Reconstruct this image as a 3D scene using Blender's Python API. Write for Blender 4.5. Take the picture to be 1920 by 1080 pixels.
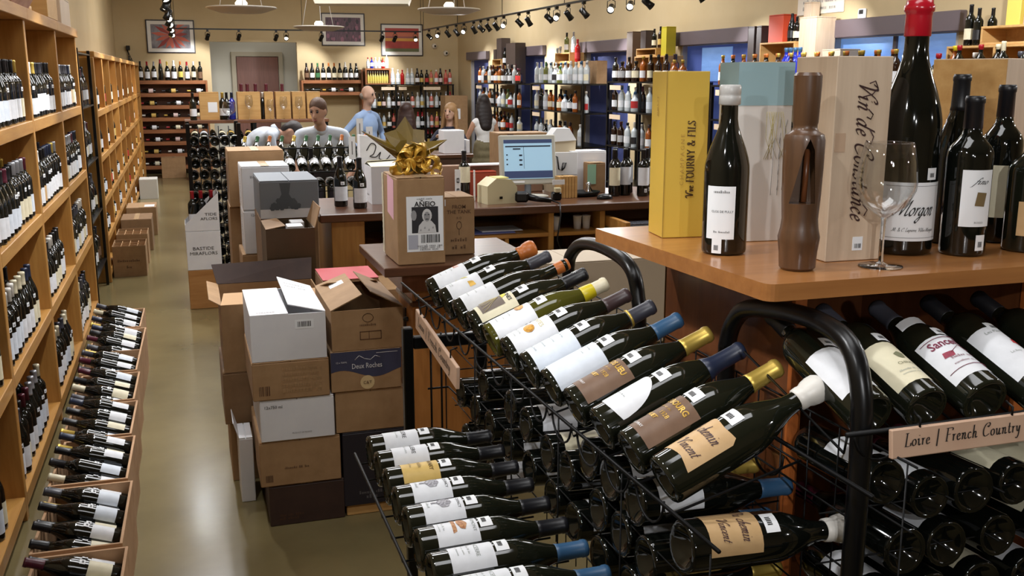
import bpy, math, random
from mathutils import Matrix, Vector
random.seed(11)
D=bpy.data; SC=bpy.context.scene; COL=SC.collection
PI=math.pi
for o in list(D.objects): D.objects.remove(o)
# ---------------------------------------------------------------- camera
cam=D.cameras.new('camera'); cam.sensor_width=36; cam.lens=1874/1920*36; cam.clip_start=.05; cam.clip_end=100
camo=D.objects.new('camera',cam); COL.objects.link(camo)
PITCH=math.radians(12.0488); YAW=math.radians(17.9292)
camo.location=(0,0,1.85); camo.rotation_euler=(PI/2-PITCH,0,-YAW)
SC.camera=camo
# ---------------------------------------------------------------- world, lights, exposure
W=D.worlds.new('world'); SC.world=W; W.use_nodes=True
W.node_tree.nodes['Background'].inputs[0].default_value=(.75,.85,1,1); W.node_tree.nodes['Background'].inputs[1].default_value=.4
vs=SC.view_settings; vs.view_transform='Standard'; vs.look='None'; vs.exposure=-.1; vs.gamma=1; vs.use_curve_mapping=False
def area(name,loc,size,power,color=(1,1,1),rot=(0,0,0)):
    l=D.lights.new(name,'AREA'); l.shape='RECTANGLE'; l.size=size[0]; l.size_y=size[1]; l.energy=power; l.color=color
    o=D.objects.new(name,l); o.location=loc; o.rotation_euler=rot; COL.objects.link(o); return o
WARM=(1,.88,.72); NEUT=(.98,.985,1)
# unseen fill lights under the ceiling, added to stand in for uplight bounce
for i,(x,y,sx,sy,p) in enumerate(((.5,1.2,1.6,.9,26),(3.2,1.6,1.6,1.2,26),(.9,5.5,1.6,1.2,60),(3.6,6.0,1.6,1.2,75),(1.,10.5,1.6,1.2,120),(3.6,10.8,1.6,1.2,110),(1.2,16,1.6,1.2,125),(3.8,16,1.6,1.2,120))):
    area('ceiling_fill',(x,y,3.84),(sx,sy),p,NEUT)
def spot(loc,target,power,deg=50,color=NEUT,r=.03):
    l=D.lights.new('track_spot','SPOT'); l.energy=power; l.spot_size=math.radians(deg); l.spot_blend=.6; l.color=color; l.shadow_soft_size=r
    o=D.objects.new('track_spot',l); o.location=loc
    d=Vector(target)-Vector(loc); o.rotation_euler=d.to_track_quat('-Z','Y').to_euler(); COL.objects.link(o); return o
# ---------------------------------------------------------------- helpers
def s2l(c): return tuple(((v/255)/12.92 if v/255<=.04045 else ((v/255+.055)/1.055)**2.4) for v in c)
MC={}
def mat(name,rgb,rough=.5,metal=0,spec=.5,noise=None,bump=0,coat=0,trans=0,alpha=1,emit=0,ior=1.5,scale=(1,1,1),nscale=8,amt=.18,wave=False):
    if name in MC: return MC[name]
    m=D.materials.new(name); m.use_nodes=True; nt=m.node_tree; b=nt.nodes['Principled BSDF']
    c=(*s2l(rgb),1)
    b.inputs['Base Color'].default_value=c; b.inputs['Roughness'].default_value=rough; b.inputs['Metallic'].default_value=metal
    b.inputs['Specular IOR Level'].default_value=spec; b.inputs['IOR'].default_value=ior
    b.inputs['Coat Weight'].default_value=coat; b.inputs['Coat Roughness'].default_value=.06
    b.inputs['Transmission Weight'].default_value=trans; b.inputs['Alpha'].default_value=alpha
    if emit: b.inputs['Emission Color'].default_value=c; b.inputs['Emission Strength'].default_value=emit
    if noise:
        tc=nt.nodes.new('ShaderNodeTexCoord'); mp=nt.nodes.new('ShaderNodeMapping'); mp.inputs['Scale'].default_value=scale
        nt.links.new(tc.outputs['Object'],mp.inputs[0])
        n=nt.nodes.new('ShaderNodeTexNoise'); n.inputs['Scale'].default_value=nscale; n.inputs['Detail'].default_value=6; n.inputs['Roughness'].default_value=.6
        nt.links.new(mp.outputs[0],n.inputs['Vector'])
        mx=nt.nodes.new('ShaderNodeMix'); mx.data_type='RGBA'
        c2=(*s2l(noise),1); mx.inputs[6].default_value=c; mx.inputs[7].default_value=c2
        rp=nt.nodes.new('ShaderNodeMapRange'); rp.inputs[1].default_value=.35; rp.inputs[2].default_value=.68
        nt.links.new(n.outputs['Fac'],rp.inputs[0]); nt.links.new(rp.outputs[0],mx.inputs[0]); nt.links.new(mx.outputs[2],b.inputs['Base Color'])
        if bump:
            bp=nt.nodes.new('ShaderNodeBump'); bp.inputs['Strength'].default_value=bump; bp.inputs['Distance'].default_value=.01
            nt.links.new(n.outputs['Fac'],bp.inputs['Height']); nt.links.new(bp.outputs[0],b.inputs['Normal'])
    MC[name]=m; return m
def wood(name,a,b_,axis='y',rough=.42,sc=1.,coat=.15):
    s={'x':(1.2,14,14),'y':(14,1.2,14),'z':(14,14,1.2)}[axis]
    return mat(name,a,rough,noise=b_,scale=tuple(v*sc for v in s),nscale=2.2,bump=.05,coat=coat)
class MB:
    def __init__(s): s.v=[];s.f=[];s.m=[];s.sm=[]
    def add(s,vs,fs,m=0,smooth=False,M=None):
        o=len(s.v)
        if M is not None: vs=[M@Vector(p) for p in vs]
        s.v+= [tuple(p) for p in vs]
        for f in fs: s.f.append(tuple(i+o for i in f)); s.m.append(m); s.sm.append(smooth)
        return s
    def box(s,a,b,m=0,M=None):
        x0,y0,z0=a;x1,y1,z1=b
        return s.add([(x0,y0,z0),(x1,y0,z0),(x1,y1,z0),(x0,y1,z0),(x0,y0,z1),(x1,y0,z1),(x1,y1,z1),(x0,y1,z1)],
            [(3,2,1,0),(4,5,6,7),(0,1,5,4),(1,2,6,5),(2,3,7,6),(3,0,4,7)],m,False,M)
    def bbox(s,a,b,r=.004,m=0,M=None):   # box with chamfered edges
        x0,y0,z0=a;x1,y1,z1=b
        V=[];F=[]
        idx={}
        for sx in (0,1):
            for sy in (0,1):
                for sz in (0,1):
                    for ax in range(3):
                        p=[(x0,x1)[sx],(y0,y1)[sy],(z0,z1)[sz]]
                        for k,sg in enumerate((sx,sy,sz)):
                            if k!=ax: p[k]+= r if sg==0 else -r
                        idx[(sx,sy,sz,ax)]=len(V); V.append(p)
        g=lambda a,b,c,ax: idx[(a,b,c,ax)]
        for t in (0,1):
            f=[g(t,0,0,0),g(t,1,0,0),g(t,1,1,0),g(t,0,1,0)]; F.append(f if t else f[::-1])
            f=[g(0,t,0,1),g(0,t,1,1),g(1,t,1,1),g(1,t,0,1)]; F.append(f if t else f[::-1])
            f=[g(0,0,t,2),g(1,0,t,2),g(1,1,t,2),g(0,1,t,2)]; F.append(f if t else f[::-1])
        for a_ in (0,1):
            for b_ in (0,1):
                f=[g(0,a_,b_,1),g(1,a_,b_,1),g(1,a_,b_,2),g(0,a_,b_,2)]; F.append(f if (a_==b_) else f[::-1])
                f=[g(a_,0,b_,0),g(a_,1,b_,0),g(a_,1,b_,2),g(a_,0,b_,2)]; F.append(f if (a_!=b_) else f[::-1])
                f=[g(a_,b_,0,0),g(a_,b_,1,0),g(a_,b_,1,1),g(a_,b_,0,1)]; F.append(f if (a_==b_) else f[::-1])
                for c_ in (0,1):
                    f=[g(a_,b_,c_,0),g(a_,b_,c_,1),g(a_,b_,c_,2)]; F.append(f if (a_+b_+c_)%2==1 else f[::-1])
        return s.add(V,F,m,False,M)
    def lathe(s,prof,n=16,m=0,M=None,smooth=True,mats=None,ang=2*PI,sx=1,sy=1):
        V=[];F=[];full=abs(ang-2*PI)<1e-6; k=n if full else n+1
        for (r,z) in prof:
            for i in range(k):
                a=ang*i/n; V.append((r*math.cos(a)*sx,r*math.sin(a)*sy,z))
        o=len(s.v)
        if M is not None: V=[M@Vector(p) for p in V]
        s.v+=[tuple(p) for p in V]
        for j in range(len(prof)-1):
            for i in range(n):
                i2=(i+1)%k
                s.f.append((o+j*k+i,o+j*k+i2,o+(j+1)*k+i2,o+(j+1)*k+i)); s.m.append(mats[j] if mats else m); s.sm.append(smooth)
        return s
    def tube(s,path,r,n=8,m=0,closed=False,caps=True,M=None):
        P=[Vector(p) for p in path]; N=len(P); V=[];F=[]; up=None
        rr=r if isinstance(r,(list,tuple)) else [r]*N
        for i in range(N):
            if closed: t=P[(i+1)%N]-P[i-1]
            else: t=P[min(i+1,N-1)]-P[max(i-1,0)]
            t.normalize()
            if up is None:
                up=Vector((0,0,1)) if abs(t.z)<.9 else Vector((1,0,0))
            x=t.cross(up); 
            if x.length<1e-5: x=t.orthogonal()
            x.normalize(); y=x.cross(t); up=y
            for k in range(n):
                a=2*PI*k/n; V.append(P[i]+x*math.cos(a)*rr[i]+y*math.sin(a)*rr[i])
        for i in range(N if closed else N-1):
            j=(i+1)%N
            for k in range(n):
                k2=(k+1)%n; F.append((i*n+k,i*n+k2,j*n+k2,j*n+k))
        if caps and not closed: F.append(tuple(range(n))[::-1]); F.append(tuple((N-1)*n+k for k in range(n)))
        return s.add(V,F,m,True,M)
    def prism(s,poly,d0,d1,axis='y',m=0,M=None):
        n=len(poly)
        def P(p,d): return {'y':(p[0],d,p[1]),'x':(d,p[0],p[1]),'z':(p[0],p[1],d)}[axis]
        V=[P(p,d0) for p in poly]+[P(p,d1) for p in poly]
        F=[tuple(range(n)),tuple(range(2*n-1,n-1,-1))]+[(i,n+i,n+(i+1)%n,(i+1)%n) for i in range(n)]
        return s.add(V,F,m,False,M)
    def quad(s,a,b,c,d,m=0,M=None): return s.add([a,b,c,d],[(0,1,2,3)],m,False,M)
    def mesh(s,name,mats):
        me=D.meshes.new(name); me.from_pydata(s.v,[],s.f); 
        for q in (mats if isinstance(mats,(list,tuple)) else [mats]): me.materials.append(q)
        me.polygons.foreach_set('material_index',s.m); me.polygons.foreach_set('use_smooth',s.sm); me.update()
        return me
    def build(s,name,mats,parent=None): return obj(name,s.mesh(name,mats),parent)
def fixn(me):
    import bmesh
    bm=bmesh.new(); bm.from_mesh(me); bmesh.ops.recalc_face_normals(bm,faces=bm.faces); bm.to_mesh(me); bm.free(); return me
def obj(name,me,parent=None,Mx=None):
    o=D.objects.new(name,me); COL.objects.link(o)
    if parent: o.parent=parent
    if Mx is not None: o.matrix_local=Mx
    return o
def tag(o,label=None,cat=None,group=None,kind=None):
    if label: o['label']=label
    if cat: o['category']=cat
    if group: o['group']=group
    if kind: o['kind']=kind
    return o
def thing(name,label,cat,loc=(0,0,0),rz=0,group=None):
    o=D.objects.new(name,None); COL.objects.link(o); o.empty_display_size=.05
    o.location=loc; o.rotation_euler=(0,0,rz); return tag(o,label,cat,group)
def struct(o): o['kind']='structure'; return o
def T(x,y,z,rz=0): return Matrix.Translation((x,y,z))@Matrix.Rotation(rz,4,'Z')
TXT={}
def textmesh(s,shear=0,bold=0,space=1):
    k=(s,shear,bold,space)
    if k in TXT: return TXT[k]
    if s[0]=='~':      # print too small to read in the photograph: letter-like strokes only
        r=random.Random(len(s)*7+ord(s[-1])); V=[];F=[];x=0
        for ch in s[1:]:
            if ch==' ': x+=.5; continue
            h=.5+.25*(r.random()<.3); 
            for q in range(r.choice((1,2,2))):
                o=len(V); V+=[(x,0),(x+.1,0),(x+.1,h),(x,h)]; F.append((o,o+1,o+2,o+3)); x+=.2
            if r.random()<.7: o=len(V); V+=[(x-.4,.22),(x-.1,.22),(x-.1,.3),(x-.4,.3)]; F.append((o,o+1,o+2,o+3))
            x+=.12
        TXT[k]=([(a-x/2,b-.3) for a,b in V],F,x,.75); return TXT[k]
    c=D.curves.new('lettering','FONT'); c.body=s; c.align_x='CENTER'; c.align_y='CENTER'; c.shear=shear; c.offset=bold; c.space_character=space; c.resolution_u=2
    o=D.objects.new('lettering',c); COL.objects.link(o); bpy.context.view_layer.update()
    me=D.meshes.new_from_object(o.evaluated_get(bpy.context.evaluated_depsgraph_get()))
    V=[v.co.copy() for v in me.vertices]; F=[tuple(p.vertices) for p in me.polygons]
    D.objects.remove(o); D.curves.remove(c); D.meshes.remove(me)
    if V:
        w=max(v.x for v in V)-min(v.x for v in V); h=max(v.y for v in V)-min(v.y for v in V)
        cx=(max(v.x for v in V)+min(v.x for v in V))/2; cy=(max(v.y for v in V)+min(v.y for v in V))/2
        V=[(v.x-cx,v.y-cy) for v in V]
    else: w=h=1
    TXT[k]=(V,F,w,h); return TXT[k]
def text_to(mb,s,width,fn,m=0,height=None,shear=0,bold=0,space=1):
    """write s, width metres wide, mapping flat (x,y)->3d through fn"""
    V,F,w,h=textmesh(s,shear,bold,space)
    k=width/w; ky=k if height is None else height/h
    mb.add([fn(x*k,y*ky) for x,y in V],F,m)
def flat_fn(o,ux,uy,n=None,eps=.0012):
    o=Vector(o);ux=Vector(ux);uy=Vector(uy); nn=ux.cross(uy).normalized()*eps
    return lambda x,y:o+ux*x+uy*y+nn
def lettering(parent,s,width,o,ux,uy,m,height=None,shear=0,bold=0,space=1,name='lettering'):
    mb=MB(); text_to(mb,s,width,flat_fn(o,ux,uy),0,height,shear,bold,space); return mb.build(name,m,parent)
# broad-nib pen alphabet (x-height 1) for the script and serif lettering
NG={
'n':(.72,[[(0,.85),(.1,1),(.16,.75),(.1,0)],[(.13,.55),(.34,1),(.5,.85),(.46,.2),(.55,0),(.72,.2)]]),'i':(.4,[[(0,.8),(.12,1),(.14,.25),(.22,0),(.4,.2)],[(.17,1.42),(.2,1.5)]]),
'o':(.64,[[(.36,1),(.12,.8),(.05,.35),(.25,0),(.5,.2),(.54,.7),(.36,1)]]),'e':(.54,[[(.08,.48),(.38,.58),(.42,.88),(.26,1),(.08,.7),(.08,.25),(.25,0),(.54,.25)]]),
'c':(.52,[[(.45,.82),(.3,1),(.1,.75),(.06,.3),(.25,0),(.52,.25)]]),'a':(.74,[[(.5,.85),(.3,1),(.08,.65),(.08,.2),(.22,0),(.42,.3),(.52,.95)],[(.52,.95),(.48,.2),(.56,0),(.74,.2)]]),
'd':(.74,[[(.5,.85),(.3,1),(.08,.65),(.08,.2),(.22,0),(.42,.3),(.52,.95)],[(.62,2),(.52,.9),(.48,.2),(.56,0),(.74,.2)]]),'s':(.5,[[(.42,.85),(.26,1),(.12,.8),(.36,.42),(.34,.12),(.15,0),(0,.15)]]),
't':(.46,[[(.22,1.6),(.16,.5),(.18,.15),(.28,0),(.46,.2)],[(0,1),(.42,1)]]),'r':(.46,[[(0,.85),(.1,1),(.14,.8),(.12,0)],[(.13,.6),(.28,.95),(.44,.93)]]),
'g':(.7,[[(.5,.85),(.3,1),(.08,.65),(.08,.25),(.22,.05),(.42,.3),(.52,.95)],[(.52,.95),(.46,-.4),(.25,-.9),(.02,-.7),(.2,-.35),(.7,.15)]]),'f':(.5,[[(.6,1.75),(.45,2),(.3,1.5),(.2,.2),(.1,-.7),(-.08,-.9)],[(.05,1),(.5,1)]]),
'h':(.72,[[(.2,2),(.1,0)],[(.13,.55),(.34,1),(.5,.85),(.46,.2),(.55,0),(.72,.2)]]),'m':(1.1,[[(0,.85),(.1,1),(.16,.75),(.1,0)],[(.13,.55),(.32,1),(.46,.85),(.44,0)],[(.46,.55),(.66,1),(.84,.85),(.8,.2),(.9,0),(1.1,.2)]]),
'u':(.74,[[(.02,.85),(.1,1),(.12,.3),(.22,0),(.42,.25),(.52,.95)],[(.52,1),(.48,.2),(.56,0),(.74,.2)]]),'y':(.66,[[(.02,.85),(.1,1),(.14,.4),(.24,.15),(.42,.35),(.52,.95)],[(.54,1),(.4,-.4),(.2,-.9),(0,-.75)]]),
'v':(.6,[[(0,.85),(.1,1),(.25,0)],[(.25,0),(.45,.6),(.5,1)]]),'p':(.7,[[(.1,1),(.05,-.9)],[(.08,.6),(.3,1),(.52,.75),(.45,.2),(.25,0),(.1,.2)]]),'l':(.4,[[(.2,2),(.12,.3),(.2,0),(.4,.2)]]),'b':(.62,[[(.2,2),(.1,.2),(.25,0),(.5,.3),(.48,.85),(.3,1),(.13,.7)]]),'z':(.5,[[(.05,1),(.45,1)],[(.45,1),(.05,0)],[(.05,0),(.45,0)]]),
'V':(1.05,[[(-.15,1.55),(.0,1.95),(.2,2),(.32,1.4),(.42,0)],[(.42,0),(.7,1.1),(1.0,1.9),(1.3,2.05),(1.36,1.8),(1.2,1.7)]]),'C':(1.0,[[(.9,1.5),(1.0,1.85),(.8,2.05),(.4,1.8),(.1,1.1),(.12,.3),(.45,0),(.95,.35)],[(.9,1.5),(.75,1.35),(.7,1.6)]]),
'M':(1.7,[[(-.25,.25),(-.1,0),(.12,.2),(.4,1.2),(.62,2)],[(.62,2),(.72,.05)],[(.72,.05),(1.05,1.1),(1.4,2)],[(1.4,2),(1.34,.3),(1.46,0),(1.7,.2)]]),'D':(1.05,[[(.35,1.9),(.22,.05)],[(.0,1.75),(.5,2),(.95,1.5),(.85,.5),(.45,0),(.1,.05)]]),
'L':(.85,[[(.28,1.95),(.15,.03)],[(.05,1.97),(.5,1.97)],[(.0,.03),(.75,.03),(.85,.5)]]),'F':(.85,[[(.28,1.95),(.15,.03)],[(.05,1.97),(.95,1.97),(.93,1.6)],[(.2,1.02),(.68,1.05)],[(.0,.02),(.36,.02)]]),'|':(.6,[[(.35,2.1),(.2,-.5)]]),
'O':(1.1,[[(.55,2),(.15,1.6),(.06,.9),(.25,.15),(.55,0),(.9,.35),(1.0,1.1),(.85,1.75),(.55,2)]]),'U':(1.1,[[(.15,1.97),(.15,.6),(.3,.1),(.55,0),(.8,.15),(.92,.6),(.92,1.97)],[(.0,1.97),(.32,1.97)],[(.78,1.97),(1.06,1.97)]]),
'R':(1.05,[[(.2,1.97),(.2,.02)],[(.05,1.97),(.55,2),(.8,1.75),(.75,1.25),(.5,1.05),(.2,1.05)],[(.5,1.05),(.98,.02)],[(.05,.02),(.38,.02)]]),'N':(1.2,[[(.2,1.97),(.2,.02)],[(.2,1.97),(.95,.02)],[(.95,.02),(.95,1.97)],[(.05,1.97),(.25,1.97)],[(.06,.02),(.36,.02)],[(.8,1.97),(1.1,1.97)]]),
'Y':(1.05,[[(.1,1.97),(.52,1.0)],[(.95,1.97),(.52,1.0)],[(.52,1.0),(.52,.02)],[(.36,.02),(.7,.02)],[(.0,1.97),(.28,1.97)],[(.8,1.97),(1.06,1.97)]]),'I':(.5,[[(.25,1.97),(.25,.02)],[(.08,1.97),(.42,1.97)],[(.08,.02),(.42,.02)]]),
'S':(.8,[[(.66,1.6),(.62,1.85),(.4,2),(.16,1.8),(.2,1.3),(.55,.9),(.66,.4),(.4,0),(.15,.12),(.1,.45)]]),'&':(1.2,[[(1.1,.9),(.9,.3),(.55,0),(.2,.15),(.15,.6),(.55,1.2),(.65,1.7),(.45,2),(.28,1.7),(.5,1.1),(.9,.2),(1.15,.02)]]),' ':(.5,[]),'-':(.5,[[(.1,.6),(.4,.6)]]),'.':(.25,[[(.08,.02),(.12,.08)]]),"'":(.25,[[(.12,1.95),(.08,1.6)]]),',':(.25,[[(.12,.05),(.05,-.25)]])}
def crom(P,k=4):
    if len(P)<3: return P
    o=[]
    for i in range(len(P)-1):
        a=P[max(i-1,0)];b=P[i];c=P[i+1];d=P[min(i+2,len(P)-1)]
        for j in range(k):
            u=j/k; o.append(tuple(.5*(2*b[q]+(c[q]-a[q])*u+(2*a[q]-5*b[q]+4*c[q]-d[q])*u*u+(3*b[q]-a[q]-3*c[q]+d[q])*u**3) for q in (0,1)))
    return o+[P[-1]]
def pen_to(mb,s,width,fn,height=None,slant=.3,nib=.09,thin=.035,ang=.6,m=0,gap=.06,e=0):
    x=0; S=[]
    for ch in s:
        adv,st=NG.get(ch,NG['i'])
        for P in st: S.append([(x+px+slant*py,py) for px,py in crom(P)])
        x+=adv+gap
    xs=[p[0] for P in S for p in P]; ys=[p[1] for P in S for p in P]
    k=width/(max(xs)-min(xs)); cx=(max(xs)+min(xs))/2; cy=(max(ys)+min(ys))/2; ky=k if height is None else height/(max(ys)-min(ys))
    nx,ny=nib*math.cos(ang),nib*math.sin(ang)
    for P in S:
        for i in range(len(P)-1):
            (x0,y0),(x1,y1)=P[i],P[i+1]; dx,dy=x1-x0,y1-y0; L=math.hypot(dx,dy) or 1; tx,ty=-dy/L*thin,dx/L*thin
            sg=1 if tx*nx+ty*ny>=0 else -1; ox,oy=nx+tx*sg,ny+ty*sg
            q=[(x0-ox,y0-oy),(x1-ox,y1-oy),(x1+ox,y1+oy),(x0+ox,y0+oy)]
            if (q[1][0]-q[0][0])*(q[2][1]-q[0][1])-(q[1][1]-q[0][1])*(q[2][0]-q[0][0])<0: q=q[::-1]
            mb.add([fn((a-cx)*k,(b-cy)*ky) for a,b in q],[(0,1,2,3)],m)
def pen(parent,s,width,o,ux,uy,m,name='lettering',eps=.0012,**kw):
    mb=MB(); pen_to(mb,s,width,flat_fn(o,ux,uy,eps=eps),**kw); return mb.build(name,m,parent)
# shared materials
BLACK=mat('black_metal',(9,9,10),.3,0,.4)
WIRE=mat('black_wire',(5,5,6),.5,0,.25)
INK=mat('ink',(22,20,20),.6); WHITE=mat('white_paper',(236,238,240),.55); CREAM=mat('cream_paper',(232,226,200),.55)
KRAFT=mat('kraft_card',(164,130,92),.75,noise=(150,117,80),nscale=14,amt=.1); KRAFT2=mat('kraft_card_dark',(138,107,74),.75,noise=(126,97,66),nscale=14)
KRAFTIN=mat('kraft_inside',(188,150,108),.8); WCARD=mat('white_card',(226,226,228),.6,noise=(216,216,220),nscale=5)
OAK=wood('oak_shelf_y',(190,140,72),(170,119,55),'y'); OAKZ=wood('oak_shelf_z',(190,140,72),(166,114,52),'z'); OAKX=wood('oak_shelf_x',(190,140,72),(166,114,52),'x')
TABLEW=wood('table_wood',(172,116,64),(150,96,50),'x',.3,coat=.4); TABLEZ=wood('table_wood_z',(124,74,42),(104,58,32),'z',.35)
DARKW=wood('dark_counter',(96,62,42),(78,48,32),'x',.3,coat=.3)
PALEW=wood('pale_pine',(214,192,166),(196,172,146),'z',.5,coat=0); CRATEW=wood('crate_pine',(206,164,104),(188,144,84),'x',.55,coat=0)
# ---------------------------------------------------------------- room shell
XL,XR,YB,YF,ZC=-1.14,5.46,20.5,-4.,3.9
WALLM=mat('tan_plaster',(196,176,138),.85,noise=(188,167,128),nscale=1.2,bump=.02)
FLM=mat('polished_concrete',(126,113,78),.2,noise=(104,93,63),nscale=1.1)
CEILM=mat('ceiling_white',(222,218,208),.9)
struct(MB().box((XL-.2,YF-.2,-.1),(XR+.2,YB+2.5,0)).build('floor',FLM))
struct(MB().box((XL-.2,YF-.2,ZC),(XR+.2,YB+2.5,ZC+.1)).build('ceiling',CEILM))
struct(MB().box((XL-.15,YF-.15,0),(XL,YB+.15,ZC)).build('wall_left',WALLM))
struct(MB().box((XL-.15,YF-.15,0),(XR+.15,YF,ZC)).build('wall_front',WALLM))
# back wall with the doorway opening
DX0,DX1,DZ=.55,2.19,2.47
wb=MB(); wb.box((XL,YB,0),(DX0,YB+.15,ZC)); wb.box((DX1,YB,0),(XR,YB+.15,ZC)); wb.box((DX0,YB,DZ),(DX1,YB+.15,ZC)); struct(wb.build('wall_back',WALLM))
GREYW=mat('grey_plaster',(196,192,178),.85)
pw=MB(); pw.box((DX0-.6,YB+1.9,0),(DX1+1.2,YB+2.0,ZC)); pw.box((DX0-.7,YB+.15,0),(DX0-.6,YB+2,ZC)); pw.box((DX1+.35,YB+.15,0),(DX1+.45,YB+1.0,ZC)); struct(pw.build('wall_passage',GREYW))
DOORM=wood('door_brown',(128,84,70),(112,72,60),'z',.5)
d=struct(MB().bbox((1.12,YB+1.84,.0),(1.98,YB+1.9,2.22),.006).build('door_1',DOORM))
TRIMM=mat('door_trim',(176,166,144),.6)
t=MB(); t.box((1.02,YB+1.83,0),(1.11,YB+1.9,2.23)); t.box((1.99,YB+1.83,0),(2.08,YB+1.9,2.23)); t.box((1.02,YB+1.83,2.23),(2.08,YB+1.9,2.32)); t.build('door_frame',TRIMM,d)
MB().lathe([(0,0),(.03,0),(.03,.04),(0,.05)],10,M=Matrix.Translation((1.2,YB+1.84,1.02))@Matrix.Rotation(PI/2,4,'X')).build('door_handle',mat('brass_knob',(150,130,90),.3,1),d)
area('passage_lamp',(1.5,YB+.9,3.6),(.8,.8),12,NEUT)
# right wall with five windows (far to near)
WIN=[(19.55,18.3,2.16),(16.6,15.2,2.18),(13.5,12.0,2.18),(10.6,9.1,2.2),(7.74,6.2,2.19)]
SILL=.25
wr=MB(); y=YB+.15
for (a,b,z) in WIN:
    wr.box((XR,a,0),(XR+.15,y,ZC)); wr.box((XR,b,0),(XR+.15,a,SILL)); wr.box((XR,b,z),(XR+.15,a,ZC)); y=b
wr.box((XR,YF-.15,0),(XR+.15,y,ZC)); struct(wr.build('wall_right',WALLM))
SHADE=mat('blue_shade',(62,72,122),.7,noise=(54,62,110),nscale=3,emit=.10); SHADE2=mat('blue_shade_lit',(74,92,158),.7,noise=(60,76,140),nscale=2.5,emit=.28)  # blinds glow, standing in for daylight through the fabric; one copy brighter
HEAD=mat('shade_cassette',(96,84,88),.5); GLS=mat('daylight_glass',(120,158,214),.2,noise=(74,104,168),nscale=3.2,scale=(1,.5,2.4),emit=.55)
PTRIM=mat('window_trim',(196,192,186),.5)
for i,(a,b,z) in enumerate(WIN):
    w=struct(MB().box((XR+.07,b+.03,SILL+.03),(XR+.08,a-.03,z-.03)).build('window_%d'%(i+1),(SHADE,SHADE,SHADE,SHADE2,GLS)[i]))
    f=MB(); f.box((XR+.01,b,SILL),(XR+.1,b+.035,z)); f.box((XR+.01,a-.035,SILL),(XR+.1,a,z)); f.box((XR+.01,b+.035,SILL),(XR+.1,a-.035,SILL+.035)); f.box((XR+.01,b+.035,z-.035),(XR+.1,a-.035,z)); f.build('window_frame',PTRIM,w)
    MB().bbox((XR-.07,b-.07,z-.03),(XR+.0,a+.07,z+.12),.006).build('shade_cassette',HEAD,w)
    if i==3: MB().box((XR+.06,b+.45,z-.42),(XR+.068,a-.4,z-.06)).build('sky_reflection',GLS,w)  # glowing pale patch paints the sky's reflection over the blind
    if i==4: MB().box((XR+.05,(a+b)/2-.02,SILL+.03),(XR+.07,(a+b)/2+.02,z-.03)).build('mullion',HEAD,w)
BASEM=mat('baseboard_brown',(90,70,50),.6)
struct(MB().box((DX1,YB-.015,0),(XR,YB,.1)).build('baseboard_back',BASEM)); struct(MB().box((XR-.015,YF,0),(XR,YB,.1)).build('baseboard_right',BASEM))
# ---------------------------------------------------------------- bottles
GD=mat('dark_bottle_glass',(13,15,12),.07,spec=.7); GG=mat('green_bottle_glass',(24,26,18),.07,spec=.7); GO=mat('olive_bottle_glass',(72,70,24),.08,spec=.7)
GBR=mat('brown_bottle_glass',(40,22,12),.08,spec=.7); GCL=mat('clear_bottle_glass',(196,204,208),.08,spec=.7); GAM=mat('amber_spirit_glass',(150,78,24),.1,spec=.7)
GWH=mat('white_wine_glass',(110,116,60),.08,spec=.7); GROSE=mat('rose_glass',(196,110,96),.1); GBL=mat('blue_bottle_glass',(34,44,150),.1); GRED=mat('red_bottle_glass',(150,24,24),.1)
CAPC={'black':(24,24,28),'navy':(36,44,66),'blue':(54,92,128),'gold':(206,176,84),'white':(226,222,214),'red':(156,24,34),'burgundy':(84,28,44),'grey':(112,108,108),'orange':(196,112,50),'green':(48,104,62),'brown':(70,54,54),'cream':(216,206,176),'yellow':(206,186,30),'silver':(176,178,184),'slate':(64,64,72)}
def CAP(c): return mat('capsule_'+c,CAPC[c],.36,metal=.55 if c in('gold','silver') else 0,spec=.5)
LABC={'white':(232,234,238),'cream':(230,222,192),'bluewhite':(222,230,240),'tan':(206,170,122),'brown':(116,88,66),'yellow':(214,196,96),'ochre':(214,180,100),'black':(30,28,30),'red':(176,40,40),'grey':(180,180,182),'gold':(190,150,60),'green':(60,110,70),'pink':(226,200,196),'orange':(206,110,40),'blue':(50,70,150)}
def LAB(c): return mat('label_'+c,LABC[c],.5,noise=tuple(max(0,v-10) for v in LABC[c]),nscale=30)
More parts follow.
